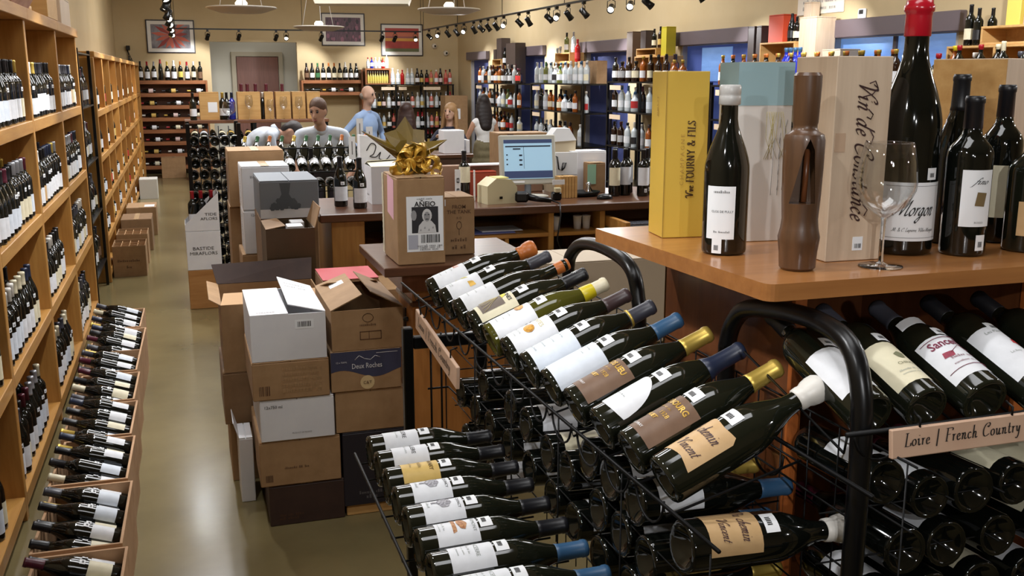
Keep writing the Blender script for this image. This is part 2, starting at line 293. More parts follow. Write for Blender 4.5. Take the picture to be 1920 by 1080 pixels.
KIND={
 'burg':dict(r=.0405,h=.296,p=[(0,.026),(.018,.022),(.03,.005),(.036,0),(.0395,.003),(.0405,.008),(.0405,.148),(.0398,.160),(.037,.174),(.031,.193),(.023,.213),(.0176,.229),(.0155,.242),(.0146,.284),(.0158,.286),(.0158,.292),(.014,.296),(0,.296)],cap=(.234,.0006)),
 'bord':dict(r=.0375,h=.300,p=[(0,.028),(.016,.024),(.028,.005),(.033,0),(.0365,.003),(.0375,.008),(.0375,.186),(.0365,.197),(.032,.208),(.023,.219),(.0168,.229),(.0148,.242),(.0142,.286),(.0155,.288),(.0155,.296),(.014,.300),(0,.300)],cap=(.240,.0006)),
 'champ':dict(r=.044,h=.315,p=[(0,.03),(.02,.025),(.034,.005),(.039,0),(.043,.003),(.044,.008),(.044,.145),(.043,.165),(.039,.188),(.031,.215),(.022,.242),(.0165,.262),(.015,.290),(.0165,.293),(.0165,.310),(.013,.315),(0,.315)],cap=(.225,.001)),
 'hock':dict(r=.037,h=.330,p=[(0,.012),(.02,.008),(.032,0),(.036,.003),(.037,.008),(.037,.13),(.0355,.16),(.031,.20),(.025,.24),(.019,.275),(.0155,.30),(.0148,.320),(.0155,.322),(.0155,.327),(.014,.33),(0,.33)],cap=(.265,.0006)),
 'spirit':dict(r=.039,h=.285,p=[(0,.006),(.03,0),(.0375,.002),(.039,.006),(.039,.175),(.037,.192),(.028,.208),(.018,.220),(.0145,.232),(.0145,.262),(.017,.263),(.017,.283),(.015,.285),(0,.285)],cap=(.252,.001)),
 'squat':dict(r=.050,h=.235,p=[(0,.006),(.04,0),(.048,.002),(.05,.006),(.05,.12),(.048,.138),(.036,.155),(.02,.168),(.0155,.178),(.0155,.205),(.02,.206),(.02,.233),(.018,.235),(0,.235)],cap=(.200,.001)),
}
def rad_at(p,z):
    q=[a for a in p[3:]]
    for (r0,z0),(r1,z1) in zip(q,q[1:]):
        if z0<=z<=z1 and z1>z0: return r0+(r1-r0)*(z-z0)/(z1-z0)
    return q[0][0]
BC={}
def body_mesh(kind,glass,n):
    k=('b',kind,glass.name,n)
    if k not in BC: BC[k]=MB().lathe(KIND[kind]['p'],n).mesh('bottle_body',glass)
    return BC[k]
def cap_prof(kind,z0=None):
    K=KIND[kind]; z0=z0 or K['cap'][0]; e=.0007
    pts=[(rad_at(K['p'],z0),z0),(rad_at(K['p'],z0)+e,z0+.0005)]
    for (r,z) in K['p']:
        if z>z0+.004 and r>0: pts.append((r+e,z+(e if z>=K['h']-.001 else 0)))
    pts.append((0,K['h']+e)); return pts
def cap_mesh(kind,c,n,z0=None):
    k=('c',kind,c,n,z0)
    if k not in BC: BC[k]=MB().lathe(cap_prof(kind,z0),n).mesh('capsule',CAP(c))
    return BC[k]
def wax_mesh(kind,c,n):
    k=('w',kind,c,n)
    if k not in BC:
        h=KIND[kind]['h']; BC[k]=MB().lathe([(.0158,h-.046),(.0182,h-.044),(.019,h-.036),(.0182,h-.030),(.021,h-.024),(.0232,h-.013),(.0228,h-.003),(.0185,h+.005),(.008,h+.008),(0,h+.008)],n).mesh('wax_seal',CAP(c))
    return BC[k]
def patch(mb,r,z0,z1,a0,a1,n=8,m=0,e=.0007,t=.0):
    V=[];F=[]
    for i in range(n+1):
        a=-PI/2+a0+(a1-a0)*i/n
        for z in (z0,z1):
            V.append(((r+e)*math.cos(a),(r+e)*math.sin(a),z))
    F=[(2*i,2*i+2,2*i+3,2*i+1) for i in range(n)]
    mb.add(V,F,m,True); return mb
def lab_mesh(kind,c,z0,z1,half,n=8):
    k=('l',kind,c,z0,z1,half)
    if k not in BC: BC[k]=patch(MB(),KIND[kind]['r'],z0,z1,-half,half,n).mesh('label',LAB(c))
    return BC[k]
def sticker_mesh(kind,z=.158,off=.25,w=.3,h=.016):
    k=('s',kind,z,off,w,h)
    if k not in BC:
        r=rad_at(KIND[kind]['p'],z-h/2); mb=patch(MB(),r,z-h,z,off-w,off+w,4,0,.0009)
        for i in range(5): patch(mb,r,z-h*.78,z-h*.42,off-w*.5+i*w*.18,off-w*.5+i*w*.18+w*.1,1,1,.0014)
        BC[k]=mb.mesh('price_sticker',[WHITE,INK])
    return BC[k]
def frame_M(base,axis=(0,0,1),face=(0,-1,0)):
    a=Vector(axis).normalized(); f=Vector(face); f=(f-a*f.dot(a)).normalized(); y=-f; x=y.cross(a)
    return Matrix(((x.x,y.x,a.x,base[0]),(x.y,y.y,a.y,base[1]),(x.z,y.z,a.z,base[2]),(0,0,0,1)))
def bottle(label,kind='burg',glass=None,cap='black',lab='white',lz=(.045,.125),half=1.2,M=None,n=16,sticker=None,group=None,wax=None,name='wine_bottle',capz=None):
    glass=glass or GD
    o=obj(name,body_mesh(kind,glass,n)); o.matrix_world=M
    tag(o,label,'bottle',group)
    if wax: obj('wax_seal',wax_mesh(kind,wax,n),o)
    elif cap: obj('capsule',cap_mesh(kind,cap,n,capz),o)
    if lab: obj('label',lab_mesh(kind,lab,lz[0],lz[1],half),o)
    if sticker: obj('price_sticker',sticker_mesh(kind,*sticker),o)
    return o
def one_mesh(kind,glass,cap,lab,lz=(.045,.125),half=1.3,n=12):
    k=('1',kind,glass.name,cap,lab,lz,half,n)
    if k not in BC:
        mb=MB().lathe(KIND[kind]['p'],n,0)
        if cap: mb.lathe(cap_prof(kind),n,1)
        if lab: patch(mb,KIND[kind]['r'],lz[0],lz[1],-half,half,6,2,.0012)
        BC[k]=mb.mesh('bottle',[glass,CAP(cap or 'black'),LAB(lab or 'white')])
    return BC[k]
def simple(label,kind,glass,cap,lab,M,group=None,name='wine_bottle',lz=(.045,.125),half=1.3,n=12):
    me=one_mesh(kind,glass,cap,lab,lz,half,n)
    if group and group.startswith('*'):
        o=len(STUFF.v); STUFF.v+=[tuple(M@v.co) for v in me.vertices]
        idx=[SMAT.setdefault(m,len(SMAT)) for m in me.materials]
        for p in me.polygons: STUFF.f.append(tuple(i+o for i in p.vertices)); STUFF.m.append(idx[p.material_index]); STUFF.sm.append(True)
        return None
    o=obj(name,me); o.matrix_world=M; return tag(o,label,'bottle',group)
STUFF=MB(); SMAT={}
ORD=['first','second','third','fourth','fifth','sixth','seventh','eighth','ninth','tenth','eleventh','twelfth','thirteenth','fourteenth','fifteenth','sixteenth','seventeenth','eighteenth','nineteenth','twentieth','twenty-first','twenty-second','twenty-third','twenty-fourth','twenty-fifth','twenty-sixth','twenty-seventh','twenty-eighth','twenty-ninth','thirtieth']
def curv(kind,zc,r=None,e=.0013):
    r=(r or KIND[kind]['r'])+e
    return lambda x,y:((r)*math.cos(-PI/2+x/r),(r)*math.sin(-PI/2+x/r),zc+y)
# ---------------------------------------------------------------- left shelving
SX=-.74; BK=-1.12
POST=[3.08,4.40,5.72,7.05,8.34]; SHZ=[.11,.63,1.14,1.62]
sh=thing('wine_shelving','tall oak open shelving packed with upright wine bottles along left wall','shelving',(SX,4.4,0))
inv=Matrix.Translation((-SX,-4.4,0))
def lp(name,mb,m): o=mb.build(name,m,sh); o.matrix_local=inv; return o
for y in POST: lp('upright',MB().bbox((BK,y-.025,0),(SX,y+.025,2.12),.003),OAKZ)
for a,b in zip(POST,POST[1:]):
    for z in SHZ: lp('shelf_board',MB().bbox((BK,a+.025,z-.062),(SX,b-.025,z),.003),OAK)
    lp('top_board',MB().bbox((BK,a+.0,2.12),(SX+.02,b,2.18),.003),OAK)
    lp('back_panel',MB().box((BK-.008,a+.025,.05),(BK,b-.025,2.12)),OAKZ)
    lp('plinth',MB().box((SX-.06,a+.025,0),(SX-.04,b-.025,.048)),OAK)
caps=['black','black','black','navy','navy','slate','slate','black','burgundy','white','gold','silver','cream']
bayn={0:'bay nearest the camera',1:'second bay from the camera',2:'third bay from the camera',3:'fourth bay from the camera'}
rown=['bottom shelf','second shelf up','third shelf up','top shelf']
GRP='bottles on the left oak shelving'
rng=random.Random(5)
for bi,(a,b) in enumerate(zip(POST,POST[1:])):
    for ri,z in enumerate(SHZ):
        if bi==0 and ri==3: continue
        y=a+.075; i=0; end=b-(.12 if rng.random()<.5 else .3)
        kind=rng.choice(['burg','bord','burg']); lab=rng.choice(['white','cream','white','bluewhite']); cap=rng.choice(caps); zz=rng.choice([(.025,.115),(.03,.125),(.02,.105)])
        while y<end and i<12:
            if rng.random()<.5: kind=rng.choice(['burg','bord']); lab=rng.choice(['white','cream','bluewhite','white','tan' if rng.random()<.3 else 'white']); cap=rng.choice(caps); zz=rng.choice([(.025,.115),(.03,.125),(.02,.105)])
            M=frame_M((SX-.055+rng.uniform(-.006,.004),y,z+.0005),(0,0,1),(1,-.55+rng.uniform(-.15,.15),0))
            bottle('%s front bottle from the near post, %s, %s of left shelving'%(ORD[i],rown[ri],bayn[bi].replace(' from the camera','') if bi else 'nearest bay'),kind,GD,cap,lab,zz,1.25,M,12,(.17,.2,.3,.02) if rng.random()<.4 else None,GRP)
            if i%2==0 and bi<4:
                simple('dark bottle in back row, %s, %s of left shelving'%(rown[ri],bayn[bi].replace(' from the camera','') if bi else 'nearest bay'),rng.choice(['burg','bord']),GD,rng.choice(caps),None,frame_M((SX-.15,y+.05,z+.0005),(0,0,1),(1,0,0)),'*',n=8)
            y+=.102 if bi<2 else .108; i+=1
# pieces on top of the shelving
def wbox(name,label,a,b,m,cat='box',lid=True,rz=0):
    c=((a[0]+b[0])/2,(a[1]+b[1])/2,a[2]); t=thing(name,label,cat,c,rz)
    hx,hy,h=(b[0]-a[0])/2,(b[1]-a[1])/2,b[2]-a[2]
    MB().bbox((-hx,-hy,0),(hx,hy,h-(.012 if lid else 0)),.002).build('case_body',m,t)
    if lid: MB().bbox((-hx,-hy,h-.0105),(hx,hy,h),.002).build('lid',m,t)
    return t
t=wbox('wooden_wine_case','pale pine wine case lying on the shelving top, end overhanging',(-1.05,4.2,2.181),(-.715,4.95,2.33),CRATEW)
t=thing('pink_display_box','worn pink display box with curved panel on left shelving top','box',(-.86,5.55,2.181))
MB().prism([(-.16,0),(.13,0),(.165,.06),(.165,.42),(.11,.5),(-.16,.5)],-.26,.3,'y').build('box_body',mat('pink_wood',(196,154,132),.6,noise=(168,122,104),nscale=9),t)
MB().box((.1655,-.2,.05),(.168,.24,.40)).build('front_panel',mat('pink_panel',(210,172,156),.6,noise=(180,138,126),nscale=16),t)
t=thing('carved_bracket','tan carved wooden stand beside pink box on left shelving','stand',(-.86,6.15,2.181))
MB().lathe([(0,0),(.11,0),(.11,.03),(.05,.06),(.035,.2),(.04,.3),(.1,.38),(.12,.42),(0,.43)],14).build('column',CRATEW,t)
MB().bbox((-.14,-.1,.43),(.14,.1,.46),.004).build('cap_plate',CRATEW,t)
t=wbox('wooden_wine_case','honey pine wine case further along the left shelving top',(-1.05,6.6,2.181),(-.72,7.1,2.40),CRATEW)
t=wbox('wooden_wine_case','farthest pine wine case on top of the near shelving',(-1.05,7.4,2.181),(-.73,8.0,2.36),PALEW)
# ---------------------------------------------------------------- black etagere, second shelving
t=thing('metal_etagere','narrow black metal etagere crammed with bottles between the two oak shelvings','rack',(-.92,9.0,0))
for sx in (-.17,.17):
    for sy in (-.55,.5): MB().box((sx-.012,sy-.012,0),(sx+.012,sy+.012,2.05)).build('post',BLACK,t)
for z in (.25,.70,1.15,1.6,2.02): MB().box((-.18,-.56,z-.012),(.18,.51,z)).build('shelf',BLACK,t)
rng=random.Random(8)
for ri,z in enumerate((.25,.70,1.15,1.6)):
    for i in range(6):
        simple('%s bottle from the near end, tier %s of the narrow black etagere'%(ORD[i],['one','two','three','four'][ri]),rng.choice(['burg','bord','champ']),rng.choice([GD,GG,GBR]),rng.choice(caps),rng.choice(['white','cream','grey','brown','white']),frame_M((-.81,8.53+i*.17,z+.0005),(0,0,1),(1,-.6,0)),'*')
S2=[9.62,10.6,11.55,12.7,13.75,15.0,16.4,17.9,19.4]; S2Z=[.12,.42,.75,1.14,1.54]
sh2=thing('wine_shelving','second oak shelving with narrow bays reaching toward the back wall','shelving',(-.92,9.6,0))
inv2=Matrix.Translation((.92,-9.6,0))
def lp2(name,mb,m): o=mb.build(name,m,sh2); o.matrix_local=inv2
for y in S2: lp2('upright',MB().bbox((-1.12,y-.03,0),(-.72,y+.03,2.0),.004),OAKZ)
for a,b in zip(S2,S2[1:]):
    for z in S2Z: lp2('shelf_board',MB().bbox((-1.12,a+.03,z-.06),(-.72,b-.03,z),.004),OAK)
    lp2('top_board',MB().bbox((-1.12,a,2.),(-.71,b,2.05),.004),OAK); lp2('back_panel',MB().box((-1.13,a,.05),(-1.12,b,2.0)),OAKZ)
for bi,(a,b) in enumerate(zip(S2,S2[1:])):
    for ri,z in enumerate(S2Z):
        if ri==0 and bi<3: continue
        n=3 if bi<4 else 2
        for i in range(n):
            if (S2Z+[2.0])[ri+1]-z-.06<.33 : k='squat'; kk=['squat']
            else: kk=['burg','bord','champ','burg']
            simple('%s bottle, %s shelf up, %s bay of the far oak shelving'%(ORD[i],ORD[ri],ORD[bi]),rng.choice(kk),GD,rng.choice(caps),rng.choice(['white','cream','white','bluewhite','red','ochre']),frame_M((-.78,a+.12+i*(b-a-.2)/n*.75,z+.0005),(0,0,1),(1,-.8,0)),'*')
# ---------------------------------------------------------------- crates of lying bottles along the floor
rng=random.Random(21)
CR=[(2.86,3.42),(3.45,4.02),(4.05,4.56),(4.59,5.08),(5.11,5.6),(5.64,6.62),(6.66,7.2)]
posn=['nearest','second nearest','third nearest','middle','third farthest','second farthest','farthest']
ctint=[KRAFT,KRAFT,CRATEW,KRAFT,KRAFT,PALEW,KRAFT2]
CRW=mat('crate_card',(196,156,118),.7,noise=(180,140,102),nscale=9)
for ci,(a,b) in enumerate(CR):
    u=(a-2.86)/(7.2-2.86); xc=-.435-.075*u; hw=.148; L=b-a
    t=thing('bottle_crate','%s open crate of lying wine bottles on the floor by shelving'%posn[ci],'crate',(xc,a,0),-.018)
    MB().box((-hw,0,0),(hw,L,.012)).build('crate_floor',CRW,t)
    MB().bbox((-hw,0,.012),(-hw+.01,L,.27),.001).build('side_panel',CRW,t); MB().bbox((hw-.01,0,.012),(hw,L,.27),.001).build('side_panel',CRW,t)
    MB().bbox((-hw+.01,0,.012),(hw-.01,.01,.27),.001).build('end_panel',CRW,t); MB().bbox((-hw+.01,L-.01,.012),(hw-.01,L,.27),.001).build('end_panel',CRW,t)
    if ci==5: MB().bbox((-hw+.01,L*.48,.012),(hw-.01,L*.48+.008,.26),.001).build('divider',CRW,t)
    nb=int((L-.03)/.074); tilt=.14
    for layer in (0,1):
        for i in range(nb):
            if layer==1 and ci==5 and i in(5,): continue
            y=a+.055+i*(L-.105)/max(1,nb-1)
            if ci==5 and abs(y-a-L*.48)<.045: continue
            sag=rng.uniform(-.012,.006) if layer else 0
            if layer==0:
                z=.07
            else: z=.205+sag
            ax=Vector((-1,rng.uniform(-.025,.025),.35+rng.uniform(-.01,.03)))
            base=(xc+hw-.018,y,.190+.028*(i%2)+rng.uniform(-.003,.003))
            kind=rng.choice(['burg','bord','burg'])
            M=frame_M(base,ax,(0,rng.uniform(-.35,.25),1))
            if layer==0:
                if i%2: continue
                simple('dark bottle in the lower layer of the %s floor crate'%posn[ci],'bord',GD,'black',None,frame_M((base[0]-.01,y,.058),(-1,0,.12),(0,0,1)),'*',n=8)
            else:
                lab=rng.choice(['white','white','cream','bluewhite','cream']); 
                bottle('%s lying bottle from the near side in the %s floor crate'%(ORD[i],posn[ci]),kind,GD,rng.choice(['black','black','navy','slate','gold','burgundy','black','yellow' if ci==0 else 'cream','green' if ci==5 else 'black']),lab,(.03,.105),1.1,M,12,(.135,.1,.3,.018),'bottles lying in floor crates')
# ---------------------------------------------------------------- cartons
def carton(label,x,y,z,w,d,h,m=KRAFT,rz=0,name='carton',seam='y',tape=True,top='closed',prints=(),inner=KRAFTIN,group=None):
    """x,y = front-left corner on plan, w along x, d along y"""
    t=thing(name,label,'box',(x,y,z),rz,group); e=.004
    if top=='closed':
        MB().bbox((0,0,0),(w,d,h-.006),.003).build('carton_body',m,t)
        if seam=='y':
            MB().bbox((.001,.001,h-.0055),(w/2-.0015,d-.001,h),.0015).build('flap',m,t); MB().bbox((w/2+.0015,.001,h-.0055),(w-.001,d-.001,h),.0015).build('flap',m,t)
        else:
            MB().bbox((.001,.001,h-.0055),(w-.001,d/2-.0015,h),.0015).build('flap',m,t); MB().bbox((.001,d/2+.0015,h-.0055),(w-.001,d-.001,h),.0015).build('flap',m,t)
        if tape:
            tp=mat('packing_tape',(190,164,128),.25)
            (MB().box((w/2-.025,0,h+.0002),(w/2+.025,d,h+.0012)) if seam=='y' else MB().box((0,d/2-.025,h+.0002),(w,d/2+.025,h+.0012))).build('tape',tp,t)
    else:
        q=.005; b=MB(); b.box((0,0,0),(w,d,q)); b.box((0,0,q),(w,q,h)); b.box((0,d-q,q),(w,d,h)); b.box((0,q,q),(q,d-q,h)); b.box((w-q,q,q),(w,d-q,h)); b.build('carton_body',[m],t)
    return t
def fl(t,quad,th,m,name='flap'):
    """flap from 4 points (thickened along its normal)"""
    a,b,c,d=[Vector(p) for p in quad]; n=(b-a).cross(d-a).normalized()*th
    mb=MB().add([a,b,c,d,a+n,b+n,c+n,d+n],[(3,2,1,0),(4,5,6,7),(0,1,5,4),(1,2,6,5),(2,3,7,6),(3,0,4,7)]); me=fixn(mb.mesh(name,m)); return obj(name,me,t)
def front_text(t,s,width,x,z,m=INK,y=-.0005,**k): return lettering(t,s,width,(x,y,z),(1,0,0),(0,0,1),m,**k)
def barcode(t,x,z,w,h,y=-.001,m=INK,n=14,bg=None):
    r=random.Random(3); mb=MB(); cx=x
    if bg: MB().quad((x-.01,y+.0004,z-.008),(x+w+.01,y+.0004,z-.008),(x+w+.01,y+.0004,z+h+.008),(x-.01,y+.0004,z+h+.008)).build('barcode_paper',bg,t)
    while cx<x+w: 
        q=r.uniform(.2,.8)*w/n; mb.quad((cx,y,z),(cx+q,y,z),(cx+q,y,z+h),(cx,y,z+h)); cx+=q+r.uniform(.3,.7)*w/n
    return mb.build('barcode',m,t)
INKB=mat('brown_ink',(92,62,40),.7); INKG=mat('grey_ink',(120,116,116),.7); INKW=mat('white_ink',(214,214,216),.6)
# front stack, left column
DK=mat('dark_brown_card',(64,44,36),.6,noise=(54,36,30),nscale=12); BLUEC=mat('navy_card',(58,60,84),.6); BLK=mat('black_card',(34,30,38),.55)
t=carton('dark brown carton at the bottom of the left front stack',.235,4.0,0,.31,.5,.178,DK)
front_text(t,'~abcd efg hijkl',.10,.09,.045,INKB); front_text(t,'~abc defgh',.08,.08,.03,INKB)
t=carton('plain kraft carton second from the floor in the left front stack',.205,3.995,.18,.33,.5,.195,KRAFT)
barcode(t,.02,.02,.03,.03,m=INKB); front_text(t,'~abcdefg hi jkl',.1,.15,.075,INKB)
t=carton('white wine carton marked 12x750ml, third in the left front stack',.215,3.99,.377,.30,.5,.178,WCARD,tape=False)
front_text(t,'12x750 ml',.07,.055,.148,INK); front_text(t,'PRODUCT OF FRANCE',.08,.165,.03,INKG)
t=carton('kraft carton printed with faint bottle rows, under the open white carton',.192,3.985,.557,.308,.52,.16,KRAFT)
barcode(t,.025,.02,.04,.04,m=INKB,n=6)
for j in range(5): front_text(t,'~abcdefghij klmn opq'[:14+j],.16,.20,.035+j*.023,mat('faint_ink',(184,148,106),.7))
t=carton('white carton with open printed flap on top of the left front stack',.196,3.99,.719,.298,.52,.19,WCARD,top='open',inner=WCARD)
fl(t,[(.0,.0,.19),(.15,.0,.19),(.15,.52,.19),(0,.52,.19)],.004,WCARD)
fl(t,[(.298,.0,.19),(.298,.52,.19),(.15,.50,.245),(.155,.06,.215)],.004,WCARD)
lettering(t,'~abcdefg',.075,(.065,.03,.1955),(1,0,0),(0,1,0),INKG); lettering(t,'~abcdefgh',.09,(.215,.36,.232),(1,.02,-.30),(0,1,.03),INKG); lettering(t,'~abcde fghi',.09,(.215,.32,.228),(1,.02,-.30),(0,1,.03),INKG)
barcode(t,.185,.135,.055,.022,bg=WHITE)
# behind: large kraft carton with dark flap and cartons below
t=carton('kraft carton behind the left front stack, with its dark flap raised',.10,4.53,.53,.46,.5,.31,KRAFT,top='open')
fl(t,[(0,.5,.31),(.46,.5,.31),(.47,.55,.41),(-.02,.55,.40)],.005,DK); fl(t,[(0,0,.31),(0,.5,.31),(-.05,.46,.335),(-.05,.03,.335)],.004,KRAFT); fl(t,[(0,0,.31),(.46,0,.31),(.44,.16,.33),(.02,.16,.33)],.004,KRAFTIN)
carton('kraft carton supporting the one with the dark flap',.09,4.53,.285,.45,.48,.243,KRAFT2)
carton('kraft carton at the bottom behind the left front stack',.11,4.55,0,.42,.45,.283,KRAFT)
t=carton('slim white carton standing on the floor left of the stack',.135,4.53+.02-.26,0,.06,.2,.30,WCARD,tape=False)
lettering(t,'C',.03,(-.001,.08,.22),(0,-1,0),(0,0,1),INK); lettering(t,'~abcde',.06,(-.001,.1,.16),(0,-1,0),(0,0,1),INKG)
fl(t,[(0,0,.30),(0,.2,.30),(-.02,.2,.37),(-.02,0,.37)],.003,WCARD)
# right column
carton('plain kraft carton at the bottom of the right front stack',.555,4.01,0,.30,.45,.045,CRATEW,tape=False)
t=carton('tall black carton in the lower right front stack',.545,4.0,.047,.28,.46,.33,BLK,tape=False)
front_text(t,'~abcdefg hijk',.11,.12,.055,INKG); front_text(t,'~abcd',.05,.12,.035,INKG)
carton('plain kraft carton below the navy printed carton',.522,4.0,.379,.295,.48,.178,KRAFT)
t=carton('navy and kraft carton printed with mountains and deux roches lettering',.508,3.995,.559,.294,.5,.173,KRAFT,tape=False)
mb=MB(); N=16; pts=[(0,.172)]+[(0,.065)]+[(.294*i/N,.075+.018*math.sin(i/N*6.5+.6)+(.0)) for i in range(N+1)]+[(.294,.172)]
mb.add([(x,-.0007,z) for x,z in pts[1:]+[(0,.172)]],[tuple(range(len(pts)))]); mb.build('printed_panel',BLUEC,t)
front_text(t,'Deux Roches',.125,.15,.108,INKW,y=-.0012,height=.022); front_text(t,'12 x 750ML',.045,.045,.128,INKW,y=-.0012)
mb=MB()
for p,q in (((.10,.135),(.118,.152)),((.118,.152),(.14,.138)),((.14,.138),(.165,.132)),((.165,.132),(.185,.148)),((.185,.148),(.205,.14))): mb.tube([(p[0],-.001,p[1]),(q[0],-.001,q[1])],.0012,4)
mb.build('mountain_outline',INKW,t)
mb=MB(); mb.add([(.15+.03*math.cos(a*PI/10),-.0013,.035+.03*math.sin(a*PI/10)) for a in range(20)],[tuple(range(20))]); mb.build('seal_disc',mat('seal_tan',(206,180,132),.6),t)
front_text(t,'C&T',.035,.15,.035,INKB,y=-.002)
MB().quad((.19,-.001,.158),(.28,-.001,.158),(.28,-.001,.160),(.19,-.001,.160)).build('printed_line',INKW,t)
t=carton('kraft carton with open peaked flaps on the right front stack',.518,4.0,.734,.298,.52,.17,KRAFT,top='open')
fl(t,[(0,0,.17),(.135,.03,.225),(.135,.50,.225),(0,.52,.17)],.004,KRAFT); fl(t,[(.298,0,.17),(.298,.52,.17),(.17,.49,.235),(.17,.03,.235)],.004,KRAFT2)
fl(t,[(.005,.515,.17),(.293,.515,.17),(.26,.40,.21),(.04,.40,.21)],.003,KRAFT)
fl(t,[(.045,.34,.1925),(.105,.34,.2170),(.105,.41,.2170),(.045,.41,.1925)],.001,WHITE,'shipping_label')
front_text(t,'~abcdefghi',.07,.15,.105,INKB); 
mb=MB(); 
for a in range(18): mb.tube([(.15+.022*math.cos(a*PI/9),-.0008,.135+.018*math.sin(a*PI/9)),(.15+.022*math.cos((a+1)*PI/9),-.0008,.135+.018*math.sin((a+1)*PI/9))],.0012,3)
mb.box((.115,-.0012,.042),(.205,-.0002,.045)); mb.box((.115,-.0012,.075),(.205,-.0002,.078)); mb.box((.115,-.0012,.042),(.118,-.0002,.078)); mb.box((.202,-.0012,.042),(.205,-.0002,.078)); mb.box((.152,-.0012,.045),(.154,-.0002,.075))
mb.build('printed_emblem',INKB,t)
t=carton('cardboard carton with red top behind the right stack',.56,4.56,.5,.26,.3,.42,KRAFT2,top='closed',tape=False)
MB().box((0,0,.4205),(.26,.3,.4225)).build('red_sheet',mat('red_sheet',(176,64,70),.6),t)
carton('kraft carton supporting the red topped carton',.56,4.56,0,.26,.3,.498,KRAFT)
# Bastide boxes on a wooden block
t=thing('wooden_block','orange wooden block under the white printed display boxes','block',(-.05,8.25,0)); MB().bbox((0,0,0),(.27,.34,.316),.004).build('block_body',wood('block_wood',(176,128,76),(158,108,58),'x'),t)
t=carton('closed white display box with bastide lettering on the wooden block',-.05,8.25,.318,.265,.33,.315,WCARD,tape=False)
front_text(t,'BASTIDE',.16,.13,.175,INK,height=.026); front_text(t,'MIRAFLORS',.21,.13,.135,INK,height=.026)
t=thing('cut_display_box','diagonally cut white display box holding three red capped bottles','box',(-.05,8.25,.635))
MB().prism([(0,0),(.265,0),(.265,.30),(0,.05)],0,.004,'y').build('front_panel',WCARD,t)
MB().prism([(0,0),(.265,0),(.265,.30),(0,.05)],.326,.33,'y').build('back_panel',WCARD,t)
MB().box((.261,.004,0),(.265,.326,.30)).build('side_panel',WCARD,t); MB().box((0,.004,0),(.004,.326,.05)).build('side_panel',WCARD,t); MB().box((.004,.004,0),(.261,.326,.004)).build('bottom_panel',WCARD,t)
front_text(t,'TIDE',.09,.20,.13,INK,height=.022); front_text(t,'AFLORS',.13,.185,.095,INK,height=.022)
for i,x in enumerate((-.012,.055,.135)):
    bottle('red capped bottle in the cut display box, %s from the left'%ORD[i],'bord',GD,'red','white',(.04,.12),1.1,frame_M((x+.03,8.25+.12+.02*i,.640),(0,0,1),(0,-1,0)),14)
# left aisle boxes farther back
def divbox(label,x,y,z,w,d,h,m=KRAFT):
    t=carton(label,x,y,z,w,d,h,m,top='open')
    mb=MB()
    for i in range(1,4): mb.box((w*i/4-.002,.006,.01),(w*i/4+.002,d-.006,h-.012))
    mb.build('divider_grid',KRAFTIN,t); mb=MB()
    for j in range(1,3): mb.box((.006,d*j/3-.002,.01),(w-.006,d*j/3+.002,h-.010))
    mb.build('divider_grid',KRAFTIN,t); return t
t=divbox('open kraft carton with cell dividers, nearest in the left aisle',-.715,9.83,0,.29,.42,.29); front_text(t,'~Clairefontaine',.20,.14,.15,INKB,height=.025); front_text(t,'~abc',.05,.14,.09,INKB)
divbox('open kraft carton with cell dividers, second in the left aisle',-.715,10.5,0,.29,.42,.30)
carton('closed kraft carton behind the divider cartons in the left aisle',-.715,11.3,0,.31,.5,.34,KRAFT2)
t=carton('kraft carton with a white shipping label in the left aisle',-.715,12.4,0,.33,.5,.33,KRAFT); MB().box((.2,.05,.3315),(.31,.25,.3325)).build('shipping_label',WHITE,t)
t=carton('grey white carton near the end of the left aisle',-.715,16.1,0,.26,.4,.30,mat('grey_card',(196,194,186),.7),tape=False)
t=carton('tall kraft carton before the back wall shelves',-.45,19.3,0,.42,.35,.37,KRAFT)
carton('small kraft carton right of the tall one by back shelves',.02,18.8,0,.25,.35,.28,KRAFT)
# ---------------------------------------------------------------- back wall furniture
BW=wood('back_shelf_wood',(160,104,66),(138,84,50),'x')
rng=random.Random(31)
t=thing('back_shelf','brown wall shelf with lying bottles left of the doorway','shelf',(-.2,20.33,0))
inv=Matrix.Translation((.2,-20.33,0))
def bp(name,mb,m,tt): o=mb.build(name,m,tt); o.matrix_local=inv
BZ=[1.745,1.51,1.285,1.06,.835,.61,.385,.16]
bp('back_panel',MB().box((-.82,20.47,.05),(.42,20.495,1.745)),wood('back_shelf_panel',(120,74,46),(104,62,38),'x'),t)
for z in BZ: bp('shelf_board',MB().bbox((-.82,20.14,z-.07),(.42,20.47,z),.004),BW,t)
bp('side_panel',MB().bbox((-.86,20.14,0),(-.822,20.495,1.745),.004),BW,t); bp('side_panel',MB().bbox((.422,20.14,0),(.46,20.495,1.745),.004),BW,t)
for i in range(10):
    simple('%s standing bottle from the left on the back shelf left of doorway'%ORD[i],['bord','burg','burg','hock','burg','champ','bord','burg','bord','bord'][i],GD,['black','red','silver','red','gold','white','orange','red','white','black'][i],['white','white','white',None,'white','white','yellow','white','cream','brown'][i],frame_M((-.72+i*.118,20.24,1.746),(0,0,1),(-.2,-1,0))@Matrix.Diagonal((1.12,1.12,1.16,1)),'standing bottles on back shelf',half=1.4,lz=(.03,.135) if i%2 else (.05,.14))
for ri,z in enumerate(BZ[1:]):
    for i in range(3):
        k='burg'; x=-.66+i*.4+rng.uniform(-.04,.04)
        simple('%s lying bottle from the left, %s lying row on left back shelf'%(ORD[i],ORD[ri]),k,GD,rng.choice(['black','gold','white','red']),rng.choice(['white','cream','white','pink','ochre']),frame_M((x+.22,20.2,z+.0415),(-1,rng.uniform(-.1,.1),0),(0,-1,.4)),'bottles lying on left back shelf',half=1.2)
